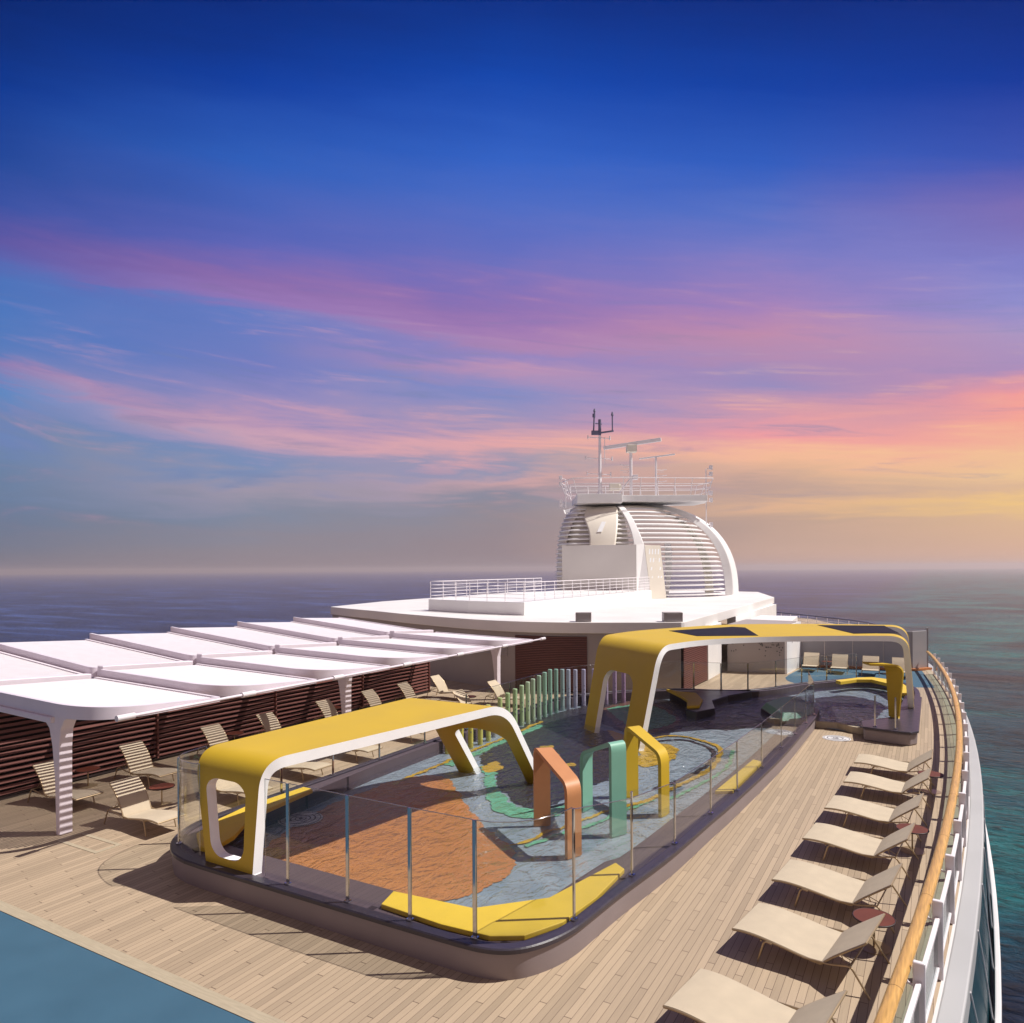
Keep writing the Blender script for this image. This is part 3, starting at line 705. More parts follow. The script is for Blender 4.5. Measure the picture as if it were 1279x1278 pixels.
a1 = empty('yellow_arch', (0,0,0)); tag(a1, 'yellow white-edged arch at the near end of the pool, one leg on the coping', 'arch')
ribbon(a1, [(-11.98,9.12,.44),(-12.42,9.22,2.52),(-12.22,16.3,2.52),(-12.05,18.05,.05)],
           [(-10.70,9.12,.44),(-10.58,9.22,2.52),(-9.50,16.3,2.52),(-9.36,18.05,.05)],
       [0,.55,.75,0], .21, M['yellow'], M['wedge'],
       cuts=[(.18,1.62,.47,.33,.27),(9.78,99,.54,.31,.42)])
a2 = empty('yellow_arch', (0,0,0)); tag(a2, 'long yellow arch with two dark roof vents reaching to the far end of the pool', 'arch')
ribbon(a2, [(-11.15,24.72,.05),(-10.9,25.6,3.42),(-10.6,28.4,3.42),(-8.0,33.6,3.42),(-4.5,35.4,3.42),(-.88,36.3,3.42),(-.62,35.0,.47)],
           [(-8.24,22.55,.05),(-7.78,23.25,3.42),(-7.15,25.9,3.42),(-5.45,28.0,3.42),(-2.9,29.75,3.42),(-.72,30.6,3.42),(-.58,32.2,.47)],
       [0,.75,2.2,2.2,2.2,.7,0], .2, M['yellow'], M['wedge'],
       cuts=[(-1,2.35,.47,.26,.5),(15.2,99,.5,.32,.4)], step=.12)
def vent(poly):
    m = MB(); m.prism(poly, 3.421, 3.432); m.build('roof_vent', M['vent'], a2)
vent([(-9.25,28.95),(-7.42,32.05),(-6.86,31.88),(-5.62,28.35),(-7.6,27.15)])
vent([(-4.33,34.55),(-1.75,35.4),(-1.08,31.85),(-2.56,30.75)])

def small_arch(base, d, span, zl, zr, wl, wr, mt, label):
    root = empty('water_arch', (base[0], base[1], 0)); tag(root, label, 'arch', 'small water arches in the pool')
    dx, dy = d
    pts = [Vector((0,0,.05)), Vector((0,0,zl)), Vector((dx*span, dy*span, zr)), Vector((dx*span, dy*span, .05))]
    Ls = [p + Vector((*(wl if i < 2 else wr), 0)) for i, p in enumerate(pts)]; Rs = pts
    ribbon(root, Ls, Rs, [0,.28,.28,0], .085, mt, mt, step=.12, names=('ribbon','rim'))
    return root
small_arch((-8.0,14.88), (.737,-.676), 2.10, 1.92, 1.58, (.29,.25), (.15,.36), M['orange'], 'orange water arch, nearest of the three small arches in the pool')
small_arch((-7.45,16.25), (.737,-.676), 1.80, 1.50, 2.18, (.06,.46), (.2,.38), M['mint'], 'mint green water arch between the orange and the yellow small arches')
small_arch((-6.92,17.86), (.787,-.617), 1.70, 1.95, 1.55, (.2,.34), (.07,.40), M['yellow'], 'small yellow water arch in the pool beside the mint green one')

# ------------------------------------------------------------------ yellow pads and solids round the pool
def pad(poly, z0, z1, label, mt='ypad', name='yellow_bench', cat='bench', bev=.014):
    m = MB(); m.prism(poly, z0, z1); o = m.build(name, M[mt], None, bevel=bev, seg=3)
    return tag(o, label, cat)
pad([(-7.85,9.30),(-7.98,9.78),(-6.45,9.92),(-5.55,10.85),(-5.12,12.74),(-4.87,12.55),(-4.86,11.2),(-4.98,10.2),(-5.3,9.55),(-5.75,9.28),(-6.6,9.22)], .425, .51, 'yellow bench pad bent round the nearest corner of the pool behind the glass')
pad([(-4.62,18.0),(-4.24,18.25),(-4.13,21.35),(-4.42,21.5)], .425, .51, 'narrow straight yellow bench pad on the long side of the pool by the teak walkway')
pad([(-13.62,10.6),(-13.3,9.9),(-12.6,9.45),(-12.3,9.5),(-12.5,10.2),(-13.15,11.2),(-13.4,13.3),(-13.76,13.4),(-13.82,11.6)], .425, .52, 'yellow bench pad curving under the wide arch at the left corner of the pool')
pad([(-3.95,37.85),(-3.1,39.3),(-2.5,39.75),(-1.7,39.3),(-1.1,38.1),(-.75,36.6),(-.72,35.6),(-1.2,35.3),(-1.35,36.6),(-1.8,38.0),(-2.5,38.9),(-3.1,38.6),(-3.7,37.5)], .425, .58, 'curved yellow bench pad at the far end of the pool behind the shower')
isl = empty('green_island', (0,0,0)); tag(isl, 'faceted mint green play island at the end of the pool wall', 'play island')
def frustum(poly, cen, z0, z1, f, mt, name, parent, flat=None):
    m = MB(); top = [(cen[0]+(x-cen[0])*f, cen[1]+(y-cen[1])*f) for x, y in poly]; n = len(poly)
    if sum(poly[i][0]*poly[(i+1)%n][1]-poly[(i+1)%n][0]*poly[i][1] for i in range(n)) < 0: poly = poly[::-1]; top = top[::-1]
    vs = [(x,y,z0) for x,y in poly]+[(x,y,z1) for x,y in top]
    m.add(vs, [tuple(range(n,2*n))]+[(i,(i+1)%n,n+(i+1)%n,n+i) for i in range(n)])
    return m.build(name, M[mt], parent, bevel=.03)
ip = [(-5.95,30.3),(-5.5,32.2),(-4.75,32.6),(-3.95,31.0),(-3.85,29.4),(-4.2,28.3),(-4.75,27.9)]
frustum(ip, (-4.75,30.3), .02, .36, .97, 'coping', 'base', isl)
frustum([(-4.75+(x+4.75)*.95, 30.3+(y-30.3)*.95) for x,y in ip], (-4.75,30.3), .361, .60, .84, 'mint', 'top', isl)
pen = empty('play_ledge', (0,0,0)); tag(pen, 'dark angular ledge with a yellow seat jutting from the far rim of the pool', 'ledge')
frustum([(-10.2,31.9),(-9.3,31.0),(-8.5,30.1),(-8.2,28.9),(-8.3,28.0),(-7.8,27.7),(-7.35,28.8),(-7.9,30.5),(-7.6,32.0),(-6.9,33.6),(-8.0,33.3),(-9.2,32.8)], (-8.3,30.3), .02, .46, .97, 'coping', 'base', pen)
m = MB(); m.prism([(-10.3,31.75),(-9.6,31.35),(-8.8,31.3),(-8.15,29.9),(-7.9,28.5),(-8.3,28.15),(-8.65,29.4),(-9.2,30.3)], .461, .58); m.build('seat', M['ypad'], pen, bevel=.03)
# shower
sh = empty('pool_shower', (-1.2,30.0,.48), 0); tag(sh, 'tall yellow hook shaped shower on the dark end block of the pool', 'shower')
ribbon(sh, [(-.16,.16,0),(-.26,.20,1.90),(-1.05,.45,1.86)], [(.16,-.14,0),(.34,-.18,1.90),(-.75,-.16,1.86)], [0,.32,0], .07, M['yellow'], M['yellow'], step=.1, names=('ribbon','rim'))

# ------------------------------------------------------------------ coloured posts standing in the pool edge
bol = [(-13.57,19.4,1.02),(-13.35,19.85,1.05),(-13.3,20.35,1.12),(-13.27,20.9,1.2),(-13.32,21.5,1.28),(-13.45,22.1,.98),(-13.5,22.6,1.34),(-13.5,23.15,1.43),(-13.5,23.7,1.5),(-13.5,24.22,1.56),(-13.42,24.55,1.65),(-13.45,25.03,1.7),(-13.43,25.5,1.77),(-13.42,25.96,1.84),(-13.44,26.48,1.89),(-13.45,27.05,1.83),(-13.42,27.58,1.76),(-13.33,27.98,1.71),(-13.2,28.4,1.66),(-13.05,28.92,1.62),(-12.75,29.35,1.6),(-12.36,29.78,1.6),(-12.1,30.12,1.58),(-11.8,30.42,1.56)]
bc = [(0,(206,192,84)),(.2,(204,208,130)),(.32,(176,208,156)),(.45,(192,212,182)),(.58,(156,200,180)),(.66,(152,192,178)),(.74,(186,196,216)),(.85,(192,184,216)),(1.0,(180,150,188))]
def bcol(t):
    for (a,c),(b,d) in zip(bc[:-1], bc[1:]):
        if t <= b: f = (t-a)/(b-a); return tuple(c[i]+(d[i]-c[i])*f for i in range(3))
    return bc[-1][1]
cname = ['mustard yellow','yellow','pale yellow','lime yellow','pale lime','short grey','lime green','light green','soft green','pale sage','sage green','sea green','pale teal','teal green','deep sea green','blue grey','grey blue','pale lavender blue','lavender','light lavender','lilac','deep lilac','mauve','purple mauve']
wh = ['first in the row, behind the far leg of the wide arch','second in the row, seen through the far leg of the wide arch','third in the row, seen under the wide arch','fourth in the row, beside the wide arch roof edge','fifth in the row above the wide arch']
for i, (x, y, h) in enumerate(bol):
    t = i/(len(bol)-1); c = bcol(t)
    if i == 5: c = (186,188,190)
    mt = mat('post_paint_%02d' % i, lin(c), .42, var=.04)
    root = empty('coloured_post', (x, y, .03), .75)
    m = MB(); m.prism([(.088*math.cos(2*PI*j/14), .088*math.sin(2*PI*j/14)) for j in range(14)], 0, h-.06); 
    o = m.build('column', mt, root, bevel=.012)
    m = MB(); m.tube([(0,0,h-.06),(0,0,h-.03)], [.088,.080], 14); m.build('cap', mt, root)
    m = MB()
    for k in range(3): m.box((.0, -.088, .55+.17*k), (.03,.012,.055), 0)
    m.build('nozzles', M['hazed_black'], root)
    ordn = ['first','second','third','fourth','fifth','sixth','seventh','eighth','ninth','tenth','eleventh','twelfth','thirteenth','fourteenth','fifteenth','sixteenth','seventeenth','eighteenth','nineteenth','twentieth','twenty first','twenty second','twenty third','last']
    tag(root, '%s post, %s in the curved row counted from the wide arch' % (cname[i], ordn[i]), 'post', 'coloured posts along the pool edge')

# ------------------------------------------------------------------ glass balustrades
def balustrade(name, label, runs, group=None):
    root = empty(name); tag(root, label, 'glass fence')
    for pts, z0, hts, posts in runs:
        n = len(pts)
        for i, p in enumerate(pts):
            if posts[i]:
                m = MB(); h = hts[i]
                a = math.atan2(pts[min(n-1,i+1)][1]-pts[max(0,i-1)][1], pts[min(n-1,i+1)][0]-pts[max(0,i-1)][0])
                m.box((p[0], p[1], z0+h/2+.0), (.055,.03,h), a)
                m.box((p[0], p[1], z0+.02), (.11,.09,.035), a)
                m.build('post', M['chrome'], root, bevel=.006, seg=1)
    return root
def pane(root, pts, z0, h0, h1):
    """glass panel along a few 2D points; h0/h1 height at both ends"""
    n = len(pts); nr_ = normals2d(pts); vs = []; fs = []
    for i, ((x,y),(nx,ny)) in enumerate(zip(pts, nr_)):
        h = h0+(h1-h0)*i/(n-1)
        for o in (-.008,.008): vs += [(x+nx*o,y+ny*o,z0+.04),(x+nx*o,y+ny*o,z0+h)]
    for i in range(n-1):
        a = 4*i; b = a+4
        fs += [(a,b,b+1,a+1),(a+2,a+3,b+3,b+2)]
    m = MB(); m.add(vs, fs, 0, True)
    vs2 = []; fs2 = []
    g = m.build('glass_panel', M['glass'], root)
    e_ = MB()
    top = [(x,y,z0+h0+(h1-h0)*i/(n-1)) for i,(x,y) in enumerate(pts)]
    e_.tube(top, .007, 6); 
    e_.tube([top[0], (top[0][0],top[0][1],z0+.04)], .005, 5); e_.tube([top[-1], (top[-1][0],top[-1][1],z0+.04)], .005, 5)
    e_.build('polished_edge', M['chrome'], g)
def lerp2(a, b, t): return (a[0]+(b[0]-a[0])*t, a[1]+(b[1]-a[1])*t)
def trim(pts, d):
    """shorten a polyline at both ends"""
    def cut(p, d):
        p = list(p)
        l = math.hypot(p[1][0]-p[0][0], p[1][1]-p[0][1])
        if l > d: p[0] = lerp2(p[0], p[1], d/l)
        return p
    return cut(cut(pts, d)[::-1], d)[::-1]
ZR = .47
# near fence: front and walkway side
fr = balustrade('glass_fence', 'frameless glass fence with chrome posts round the near and walkway sides of the pool',
    [([(-9.82,9.14),(-8.43,9.14),(-7.13,9.14),(-5.93,9.16)], ZR, [1.78]*4, [1]*4),
     ([(-4.88,10.4),(-4.67,12.4),(-4.46,14.25),(-4.30,16.4),(-4.17,18.4),(-4.05,20.8),(-3.97,23.4),(-3.90,25.5),(-3.84,27.5),(-3.80,29.2)], ZR, [1.76,1.52,1.22,1.22,1.22,1.22,1.22,1.22,1.22,1.22], [1]*10),
     ([(-13.2,9.42),(-13.85,10.6),(-13.96,12.8),(-13.96,14.6),(-13.96,16.5),(-13.96,18.7)], ZR, [1.76,1.6,1.25,1.25,1.25,1.25], [1]*6)])
fpts = [(-10.42,9.14),(-9.82,9.14),(-8.43,9.14),(-7.13,9.14),(-5.93,9.16)]
for a, b in zip(fpts[:-1], fpts[1:]): pane(fr, trim([a, b], .035), ZR, 1.78, 1.78)
pane(fr, trim([(-5.93,9.16),(-5.65,9.2),(-5.35,9.36),(-5.1,9.65),(-4.95,10.0),(-4.88,10.4)], .035), ZR, 1.78, 1.78)
sp_ = [(-4.88,10.4,1.74),(-4.67,12.4,1.40),(-4.46,14.25,1.24),(-4.30,16.4,1.24),(-4.17,18.4,1.24),(-4.05,20.8,1.24),(-3.97,23.4,1.24),(-3.90,25.5,1.24),(-3.84,27.5,1.24),(-3.80,29.2,1.24)]
for a, b in zip(sp_[:-1], sp_[1:]): pane(fr, trim([a[:2], b[:2]], .04), ZR, a[2], max(b[2],1.24))
pane(fr, [(-3.82,29.28),(-4.35,31.9)], ZR, 1.24, 1.24)
pane(fr, trim(catmull([(-12.15,9.14),(-12.6,9.2),(-13.2,9.42),(-13.6,9.85),(-13.85,10.6)],5)[:21], .03), ZR, 1.82, 1.66)
for a, b in zip([(-13.85,10.6),(-13.96,12.8),(-13.96,14.6),(-13.96,16.5)], [(-13.96,12.8),(-13.96,14.6),(-13.96,16.5),(-13.96,18.7)]): pane(fr, trim([a, b], .035), ZR, 1.26, 1.26)
# far fence
fp2 = [(-9.37,32.9),(-8.2,33.15),(-7.15,33.75),(-6.2,35.15),(-5.35,37.0),(-4.4,38.35),(-3.2,39.75)]
ff = balustrade('glass_fence', 'glass fence with slim posts along the far rim of the pool before the white facade',
    [(fp2, ZR, [1.2]*7, [1]*7), ([(-13.9,21.0),(-13.9,24.0),(-13.88,27.0),(-12.95,30.2),(-11.3,31.85)], ZR, [1.2]*5, [1,1,1,1,1])])
for a, b in zip(fp2[:-1], fp2[1:]): pane(ff, trim([a, b], .035), ZR, 1.22, 1.22)
lp = [(-13.9,21.0),(-13.9,24.0),(-13.88,27.0)]
for a, b in zip(lp[:-1], lp[1:]): pane(ff, trim([a, b], .035), ZR, 1.22, 1.22)
pane(ff, trim(catmull([(-13.88,27.0),(-13.6,28.9),(-12.95,30.2)],5), .03), ZR, 1.22, 1.22)
pane(ff, trim(catmull([(-12.95,30.2),(-12.2,31.1),(-11.3,31.85)],5), .03), ZR, 1.22, 1.22)
pane(ff, trim(catmull([(-11.3,31.85),(-10.3,32.6),(-9.37,32.9)],5), .03), ZR, 1.22, 1.22)
fe = balustrade('chrome_posts', 'two short chrome posts on the dark end block of the pool', [([(-1.68,27.98),(-1.05,27.86)], .48, [1.08,1.08], [1,1])]); fe['category'] = 'posts'

# ------------------------------------------------------------------ loungers and tables
def make_lounger(w, prof, rear, label):
    """local x: foot end +, head end -; prof: sling line (s, z) from the foot; rear: (top s, foot s)"""
    root = empty('sun_lounger')
    seat, back = prof
    def curve(pts, n=8): return [(.95-s, z) for s, z in catmull(pts, n)]
    def sheet(pts, t=.012, inset=.03):
        m = MB(); n = len(pts); vs = []; fs = []
        for (x, z) in pts:
            vs += [(x,-w/2+inset,z),(x,w/2-inset,z),(x,w/2-inset,z-t),(x,-w/2+inset,z-t)]
        for i in range(n-1):
            a = 4*i; b = a+4
            fs += [(a,b,b+1,a+1),(a+1,b+1,b+2,a+2),(a+2,b+2,b+3,a+3),(a+3,b+3,b,a)]
        fs += [(0,1,2,3),(4*n-1,4*n-2,4*n-3,4*n-4)]
        m.add(vs, fs, 0, False)
        return m
    cs, cb_ = curve(seat), curve(back)
    o = sheet(cs).build('seat_sling', M['sling'], root); o.data.polygons.foreach_set('use_smooth', [True]*len(o.data.polygons))
    e1 = o.modifiers.new('split', 'EDGE_SPLIT'); e1.split_angle = R(40)
    o = sheet(cb_).build('back_sling', M['sling'], root); o.data.polygons.foreach_set('use_smooth', [True]*len(o.data.polygons))
    e1 = o.modifiers.new('split', 'EDGE_SPLIT'); e1.split_angle = R(40)
    r = .017
    m = MB()
    for sgn in (-1, 1):
        y = sgn*(w/2-.025)
        m.tube([(x, y, z-.022) for x, z in cs], r, 7)
    m.tube([(cs[0][0], -w/2+.025, cs[0][1]-.02), (cs[0][0], w/2-.025, cs[0][1]-.02)], r, 7)
    m.build('seat_frame', M['alu'], root)
    m = MB()
    for sgn in (-1, 1):
        m.tube([(x, sgn*(w/2-.025), z-.022) for x, z in cb_], r, 7)
    m.tube([(cb_[-1][0], -w/2+.025, cb_[-1][1]-.02), (cb_[-1][0], w/2-.025, cb_[-1][1]-.02)], r, 7)
    m.build('back_frame', M['alu'], root)
    zj = seat[-1][1]
    ts, fs_ = rear
    for sgn in (-1, 1):   # front legs
        y = sgn*(w/2-.01)
        m = MB(); x0 = .95-.50; m.tube(rnd_path([(x0-.12, y, .325), (x0, y, .34), (x0+.10, y+sgn*.01, 0)], .05, 4), .016, 7); m.build('leg', M['alu'], root)
    for sgn in (-1, 1):   # rear legs with the rail running forward under the joint
        y = sgn*(w/2-.01)
        m = MB(); m.tube(rnd_path([(.95-seat[-1][0]+.25, y, zj), (.95-seat[-1][0]-.12, y, zj+.02), (.95-ts, y, .37), (.95-fs_, y+sgn*.02, 0)], .07, 5), .016, 7); m.build('leg', M['alu'], root)
    m = MB(); m.tube([(.95-.45, -w/2, .33), (.95-.45, w/2, .33)], .013, 6); m.tube([(.95-ts, -w/2, .36), (.95-ts, w/2, .36)], .013, 6); m.build('cross_bar', M['alu'], root)
    m = MB(); bx, bz = cb_[int(len(cb_)*.55)]
    for sgn in (-1, 1):
        m.tube([(bx, sgn*(w/2-.06), bz-.03), (.95-ts, sgn*(w/2-.16), .37)], .007, 5); m.tube([(bx, sgn*(w/2-.06), bz-.03), (.95-ts+.12, sgn*(w/2-.16), .34)], .007, 5)
    m.build('back_strut', M['alu'], root)
    return root
seatp = [(0,.375),(.18,.392),(.42,.385),(.75,.345),(1.05,.302),(1.32,.28)]
protoR = make_lounger(1.16, (seatp, [(1.32,.285),(1.47,.42),(1.65,.56),(1.92,.76)]), (1.72, 1.98), '')
protoL = make_lounger(.74, (seatp, [(1.32,.285),(1.44,.52),(1.62,.77),(1.88,1.0)]), (1.92, 2.06), '')
protoF = make_lounger(.86, (seatp, [(1.32,.285),(1.47,.50),(1.64,.72),(1.86,.95)]), (1.80, 1.98), '')
protos = {'R': [protoR, True], 'L': [protoL, True], 'F': [protoF, True]}
def place(kind, x, y, rz, label):
    p, first = protos[kind]
    o = p if first else copy_tree(p)
    protos[kind][1] = False
    o.location = (x, y, 0); o.rotation_euler = (0, 0, rz)
    tag(o, label, 'sun lounger', 'cream sling sun loungers'); return o
Rf = [((-2.915,9.635),.16),((-2.615,12.105),.16),((-2.435,14.27),.12),((-2.27,16.665),.10),((-2.125,18.945),.08),((-1.96,21.42),.06),((-1.91,23.61),.03)]
rl = ['wide cream lounger beside the wooden handrail, nearest of its row, cut by the bottom edge',
      'wide cream lounger by the handrail with its back covering part of the nearest terracotta table',
      'wide cream lounger by the handrail just beyond the nearest terracotta table, third from the bottom',
      'wide cream lounger by the handrail with its back covering part of the middle terracotta table',
      'wide cream lounger by the handrail just beyond the middle terracotta table, fifth from the bottom',
      'wide cream lounger in the handrail row, last but one, before the small far terracotta table',
      'wide cream lounger ending the handrail row, nearest to the dark pool end block']
for ((x, y), a), lb in zip(Rf, rl):
    place('R', x+.95*math.cos(a), y-.95*math.sin(a), PI-a, lb)
Lf = [(-15.92,10.53,'cream lounger in full view just right of the first canopy post, nearest the walkway'),
      (-19.25,10.55,'cream lounger partly hidden behind the first white canopy post'),
      (-19.28,12.85,'cream lounger with striped back by the slat wall, just behind the one nearest the walkway'),
      (-15.75,12.95,'cream lounger behind the near leg of the wide yellow arch'),
      (-19.3,15.55,'cream lounger by the slat wall, back rising above the near bend of the arch'),
      (-15.98,15.35,'cream lounger whose foot end shows under the wide arch, nearest its front leg'),
      (-19.3,17.8,'cream lounger by the slat wall, second back visible above the wide arch'),
      (-16.03,17.65,'cream lounger whose foot end shows under the middle of the wide arch roof'),
      (-19.3,20.6,'cream lounger by the slat wall, third back above the arch, left of the middle post'),
      (-16.08,20.45,'cream lounger whose foot end shows under the far part of the wide arch roof'),
      (-19.3,23.15,'cream lounger by the slat wall just right of the middle canopy post'),
      (-19.3,25.45,'cream lounger by the slat wall, second back to the right of the middle canopy post'),
      (-19.3,27.85,'cream lounger at the far end of the slat wall before the white facade'),
      (-16.0,24.9,'cream lounger behind the coloured posts, on the near side of its terracotta table'),
      (-16.1,27.75,'cream lounger behind the coloured posts at the foot of the far canopy post')]
for x, y, lb in Lf: place('L', x, y, random.uniform(-.03,.03), lb)
fl_ = ['leftmost there','second from left','third from left','rightmost there']
for i, (x, y) in enumerate([(-6.05,45.15),(-4.5,45.0),(-2.9,44.85),(-1.42,44.75)]):
    place('F', x, y, -PI/2+.05, 'cream lounger on far blue floor by the screen wall, %s' % fl_[i])

def make_table(r, h):
    root = empty('side_table')
    m = MB(); c = [(r*math.cos(2*PI*i/32), r*math.sin(2*PI*i/32)) for i in range(32)]
    m.prism(c, h-.022, h); m.build('table_top', M['rust'], root, bevel=.004, seg=1)
    m = MB(); m.tube([(r*1.005*math.cos(2*PI*i/32), r*1.005*math.sin(2*PI*i/32), h-.012) for i in range(32)], .014, 6, closed=True); m.build('rim', M['rustd'], root)
    m = MB(); m.tube([(0,0,.01),(0,0,h-.02)], .018, 8); m.build('stem', M['alu'], root)
    m = MB(); m.prism([(x*.8,y*.8) for x,y in c], 0.002, .012); m.build('foot_plate', M['alu'], root)
    return root
tabs = [(-.80,12.78,.30,'terracotta side table by the handrail, nearest and largest in the picture'),
        (-.36,17.5,.30,'terracotta side table by the handrail, second from the bottom of the picture'),
        (-.02,22.35,.30,'terracotta side table by the handrail, farthest along the row of wide loungers'),
        (-20.42,11.75,.28,'terracotta side table by the slat wall right behind the first canopy post'),
        (-17.1,11.72,.28,'terracotta side table in front of the lone lounger left of the pool glass'),
        (-20.5,16.75,.28,'terracotta side table by the slat wall above the near bend of the wide arch'),
        (-20.7,21.8,.28,'terracotta side table by the slat wall left of the middle canopy post'),
        (-20.7,26.6,.28,'terracotta side table by the far end of the slat wall'),
        (-17.35,26.45,.28,'terracotta side table between the two loungers behind the coloured posts'),
        (-5.25,46.0,.26,'terracotta side table between the two left loungers on the far blue floor'),
        (-2.15,45.8,.26,'terracotta side table between the two right loungers on the far blue floor')]
tp = None
for x, y, r, lb in tabs:
    o = make_table(r, .48) if tp is None else copy_tree(tp)
    tp = tp or o
    o.location = (x, y, 0); tag(o, lb, 'side table', 'round terracotta side tables')
    o.rotation_euler = (0,0,random.uniform(0,3))

# ------------------------------------------------------------------ louvred canopy
can = empty('louvre_canopy', (0,0,0)); tag(can, 'long white louvred canopy on tapered white posts over the loungers by the slat wall', 'canopy')
def roofz(x): return 2.82 + .026*(-15.0-x) if x > -20.5 else 2.963 + .088*(-20.5-x)
PIT = 3.24; Y0 = 8.75; TILT = .20
for k in range(6):
    ya, yb = Y0+PIT*k, Y0+PIT*(k+1)
    def surf(x, y): return roofz(x) + .02 + TILT*(1-(y-ya)/PIT)      # each bay leans, near edge high, over its neighbour
    for (xf, xb, rr) in ((-15.08,-20.3,1.9),(-20.7,-26.4,.25)):
        loop = [(p.x, p.y) for p in rnd_path([(xb, ya+.05), (xf, ya+.05), (xf, yb-.03), (xb, yb-.03)], [0, rr, .12, 0], 22)]
        m = MB(); n = len(loop); nr_ = normals2d(loop); vs = []; fs = []
        for (x, y), (nx, ny) in zip(loop, nr_):
            zt = surf(x, y)+.05; zb = roofz(x)-.03
            for o_, z in ((0,zb),(0,zt),(.09,zt),(.09,zb)): vs.append((x-nx*o_, y-ny*o_, z))
        for i in range(n-1):
            for j in range(4): fs.append((i*4+j, (i+1)*4+j, (i+1)*4+(j+1)%4, i*4+(j+1)%4))
        fs += [(0,1,2,3), tuple((n-1)*4+j for j in (3,2,1,0))]
        m.add(vs, fs, 0, True); ob = m.build('bay_frame', M['cframe'], can); ob.modifiers.new('split', 'EDGE_SPLIT').split_angle = R(35)
        m = MB(); x = xf-.13; tl = math.atan(TILT/PIT)
        while x > xb+.04:
            y1 = ya+.14
            d = xf-x
            if d < rr: y1 = ya+.14+rr*(1-math.sqrt(max(0, 1-(1-d/rr)**2)))*.9
            yc = (y1+yb-.12)/2
            m.box((x, yc, surf(x, yc)), (.046, yb-.12-y1, .024), 0, ry=R(12), rx=-tl)
            x -= .094
        m.build('louvre_panel', M['canopy'], can)
    m = MB(); m.box((-20.5, (ya+yb)/2, roofz(-20.5)+.10), (.26, PIT-.3, .30), 0, rx=-math.atan(TILT/PIT)); m.build('junction_bar', M['cframe'], can, bevel=.02, seg=1)
for k in range(7):
    y = Y0+PIT*k-.02
    m = MB(); vs = []
    for x in (-16.6, -20.5, -26.5):
        for dy, dz in ((-.05,-.17),(.05,-.17),(.05,-.04),(-.05,-.04)): vs.append((x, y+dy+.06, roofz(x)+dz))
    m.add(vs, [(0,1,2,3),(11,10,9,8)] + [(i*4+j, (i+1)*4+j, (i+1)*4+(j+1)%4, i*4+(j+1)%4) for i in range(2) for j in range(4)])
    m.build('beam', M['cframe'], can, bevel=.015)
m = MB(); m.tube([(-15.0, 9.6, 2.86), (-15.0, 28.9, 2.86)], .036, 10); m.build('front_tube', M['cframe'], can)
for y in (9.44, 12.69, 15.91, 19.13, 22.25, 25.49, 28.85):
    m = MB(); m.tube([(-15.0, y-.2, 2.86), (-15.0, y+.2, 2.86)], .068, 12); m.build('collar', M['canopy'], can)
for y in (9.22, 18.55, 28.5):
    m = MB(); vs = []
    prof = [(-17.30,-17.16,0),(-17.34,-17.16,1.2),(-17.44,-17.15,2.0),(-17.56,-17.10,2.4),(-17.85,-16.95,2.64),(-18.3,-16.6,2.74)]
    for xa, xb, z in prof: vs += [(xa,y,z),(xb,y,z),(xb,y+.30,z),(xa,y+.30,z)]
    n = len(prof)
    fs = [(0,3,2,1)] + [(i*4+j, i*4+(j+1)%4, (i+1)*4+(j+1)%4, (i+1)*4+j) for i in range(n-1) for j in range(4)] + [tuple(4*(n-1)+j for j in range(4))]
    m.add(vs, fs); m.build('post', M['cframe'], can, bevel=.02)

# slat wall under the canopy
sw = empty('slat_wall', (0,0,0)); tag(sw, 'long dark brown wall of horizontal slats under the white canopy', 'slat wall')
m = MB(); m.box((-21.42, 19.2, 1.45), (.06, 19.3, 2.8)); m.build('backing', M['brownb'], sw)
z = .14; m = MB()
while z < 2.82:
    m.box((-21.27, 19.2, z), (.10, 19.3, .082), 0, ry=R(-14)); z += .148
m.build('slats', M['brown'], sw, bevel=.006, seg=1)
m = MB(); m.box((-21.27, 19.2, .04), (.2, 19.34, .08)); m.build('plinth', M['brownb'], sw)
for y in (9.6, 14.4, 19.2, 24.0, 28.8):
    m = MB(); m.box((-21.25, y, 1.44), (.16,.06,2.82)); m.build('upright', M['brown'], sw, bevel=.005, seg=1)

# ------------------------------------------------------------------ white deckhouse
fac = [(-36.4,38.1),(-33.0,36.6),(-30.0,35.4),(-27.2,34.1),(-24.2,32.95),(-21.0,31.9),(-18.5,31.45),(-16.2,31.6),(-14.3,32.25),(-12.3,33.2),(-10.35,34.2)]
fac = catmull(fac, 5)
dh = empty('deckhouse', (0,0,0)); tag(dh, 'low white deckhouse with a curved shaded facade, brown louvre doors and a flat white roof', 'deckhouse')
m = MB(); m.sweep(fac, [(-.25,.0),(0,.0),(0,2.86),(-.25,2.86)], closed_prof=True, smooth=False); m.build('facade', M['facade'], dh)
fo = offset(fac, .14)
rf = fo + [(-10.2,34.3),(-10.9,50.0),(-11.66,65.6),(-15.66,79),(-30,84),(-40,70),(-38.5,46)]
m = MB(); m.prism(rf, 2.865, 3.40); m.build('roof', M['roofw'], dh, bevel=.03)
m = MB()
m.prism([(-10.4,34.4),(-10.3,38.7),(-10.5,38.7),(-10.6,34.4)], 0, 2.86); m.build('slatted_side', M['brownb'], dh)
m = MB(); z = .1
while z < 2.8: m.box((-10.30, 36.55, z), (.05, 4.2, .06), 0); z += .1
m.build('side_louvres', M['brown'], dh)
m = MB(); m.prism([(-10.25,38.75),(-10.35,42.0),(-10.8,42.0),(-10.8,38.75)], 0, 2.86); m.build('white_pier', M['white'], dh, bevel=.02)
m = MB()
